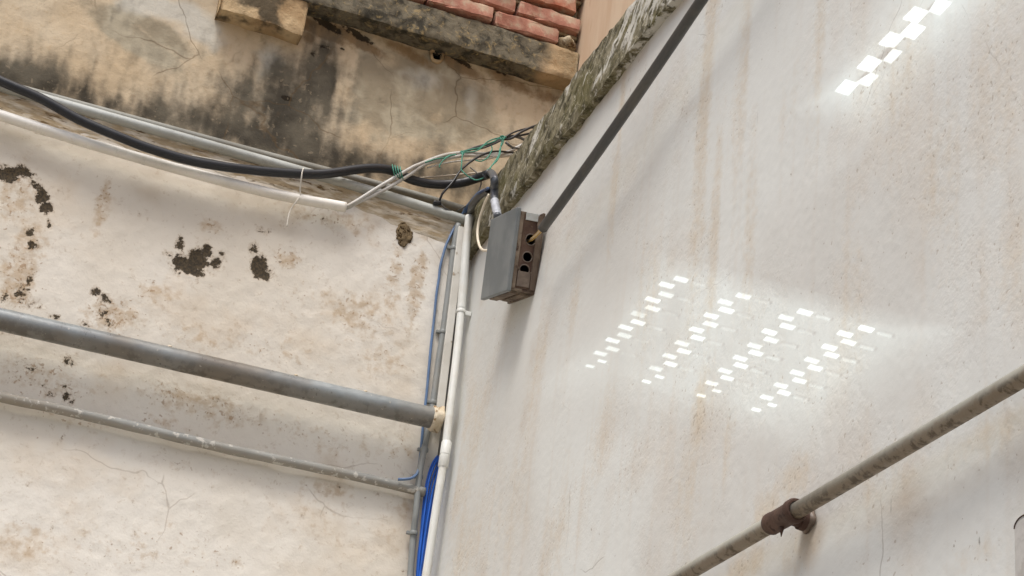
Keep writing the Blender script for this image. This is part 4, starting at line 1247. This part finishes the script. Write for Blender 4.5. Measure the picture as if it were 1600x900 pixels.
for op, hs in ((lo_open, hq[:n_low]+gq), (up_open, hq[n_low:])):
    # the film clears towards its pierced middle
    cen_ = np.mean(op, axis=0)
    op = [tuple(cen_+(np.array(q)-cen_)*1.06) for q in op]
    fo = plate_holes('frosted_film', op, hs, po+e3*0.0012, e1, e2, e3, 0.0, M['film'], lamp)
    rim_pts = [po+e3*0.0012+e1*q[0]+e2*q[1]-np.array(lamp.location) for q in op]
    at_ = fo.data.attributes.new('fade', 'FLOAT', 'POINT')
    at_.data.foreach_set('value', [0.0 if min(np.linalg.norm(np.array(v.co)-q) for q in rim_pts) < 1e-4 else 1.0 for v in fo.data.vertices])
m = Mat('louvre_glass', 0.9, 0.1)  # tint over each opening, varies the projected patches
tr = m.new('ShaderNodeBsdfTransparent')
cmb = m.new('ShaderNodeCombineColor')
pa_ = m.mul(m.attr('clear'), m.step(m.noise(160, 2), 0.3, 0.7, 0.75, 1.0))
for k in range(3):
    m.t.links.new(pa_, cmb.inputs[k])
m.t.links.new(cmb.outputs[0], tr.inputs['Color'])
m.t.links.new(tr.outputs[0], m.t.nodes['Material Output'].inputs['Surface'])
for Q, lo_c, hi_c in [(q, 0.6, 1.0) for q in hq]+[(q, 0.23, 0.29) for q in gq]:
    c = np.mean(Q, axis=0); k = random.uniform(lo_c, hi_c)
    V = [po+e3*0.0016+e1*q[0]+e2*q[1] for q in (c+(np.array(q_)-c)*(1.04 if hi_c > 0.5 else 1.22) for q_ in Q)]
    mesh_obj('pane', V, [(0, 1, 2, 3)], m.m, lamp, smooth=False, attrs={'clear': [k*random.uniform(0.85, 1.0) for _ in V]})
box('lamp_post', (LP[0]-0.12, LP[1], 1.1), AX, (0.025, 0.025, 1.1), M['lampshell'], lamp, 0.004)
box('lamp_body', (LP[0]-0.12, LP[1], 2.3), AX, (0.08, 0.14, 0.10), M['lampshell'], lamp, 0.01)
box('louvre_arm', (po[0]/2+LP[0]/2-0.03, LP[1]-0.12, 2.18), AX, (abs(po[0]-LP[0])/2+0.05, 0.008, 0.008), M['lampshell'], lamp)
ld = bpy.data.lights.new('flood_beam', 'SPOT')  # added spot lamp, put in only to project the patches
ld.energy = 1350
ld.color = (0.82, 0.96, 1.0)
ld.shadow_soft_size = 0.0004
aim = np.array([0.58587, 0.76323, 0.27245])
ld.spot_size = math.radians(21)
ld.spot_blend = 0.05
lo = link(bpy.data.objects.new('flood_beam', ld))
lo.location = LP
lo.rotation_euler = Vector(aim).to_track_quat('-Z', 'Y').to_euler()
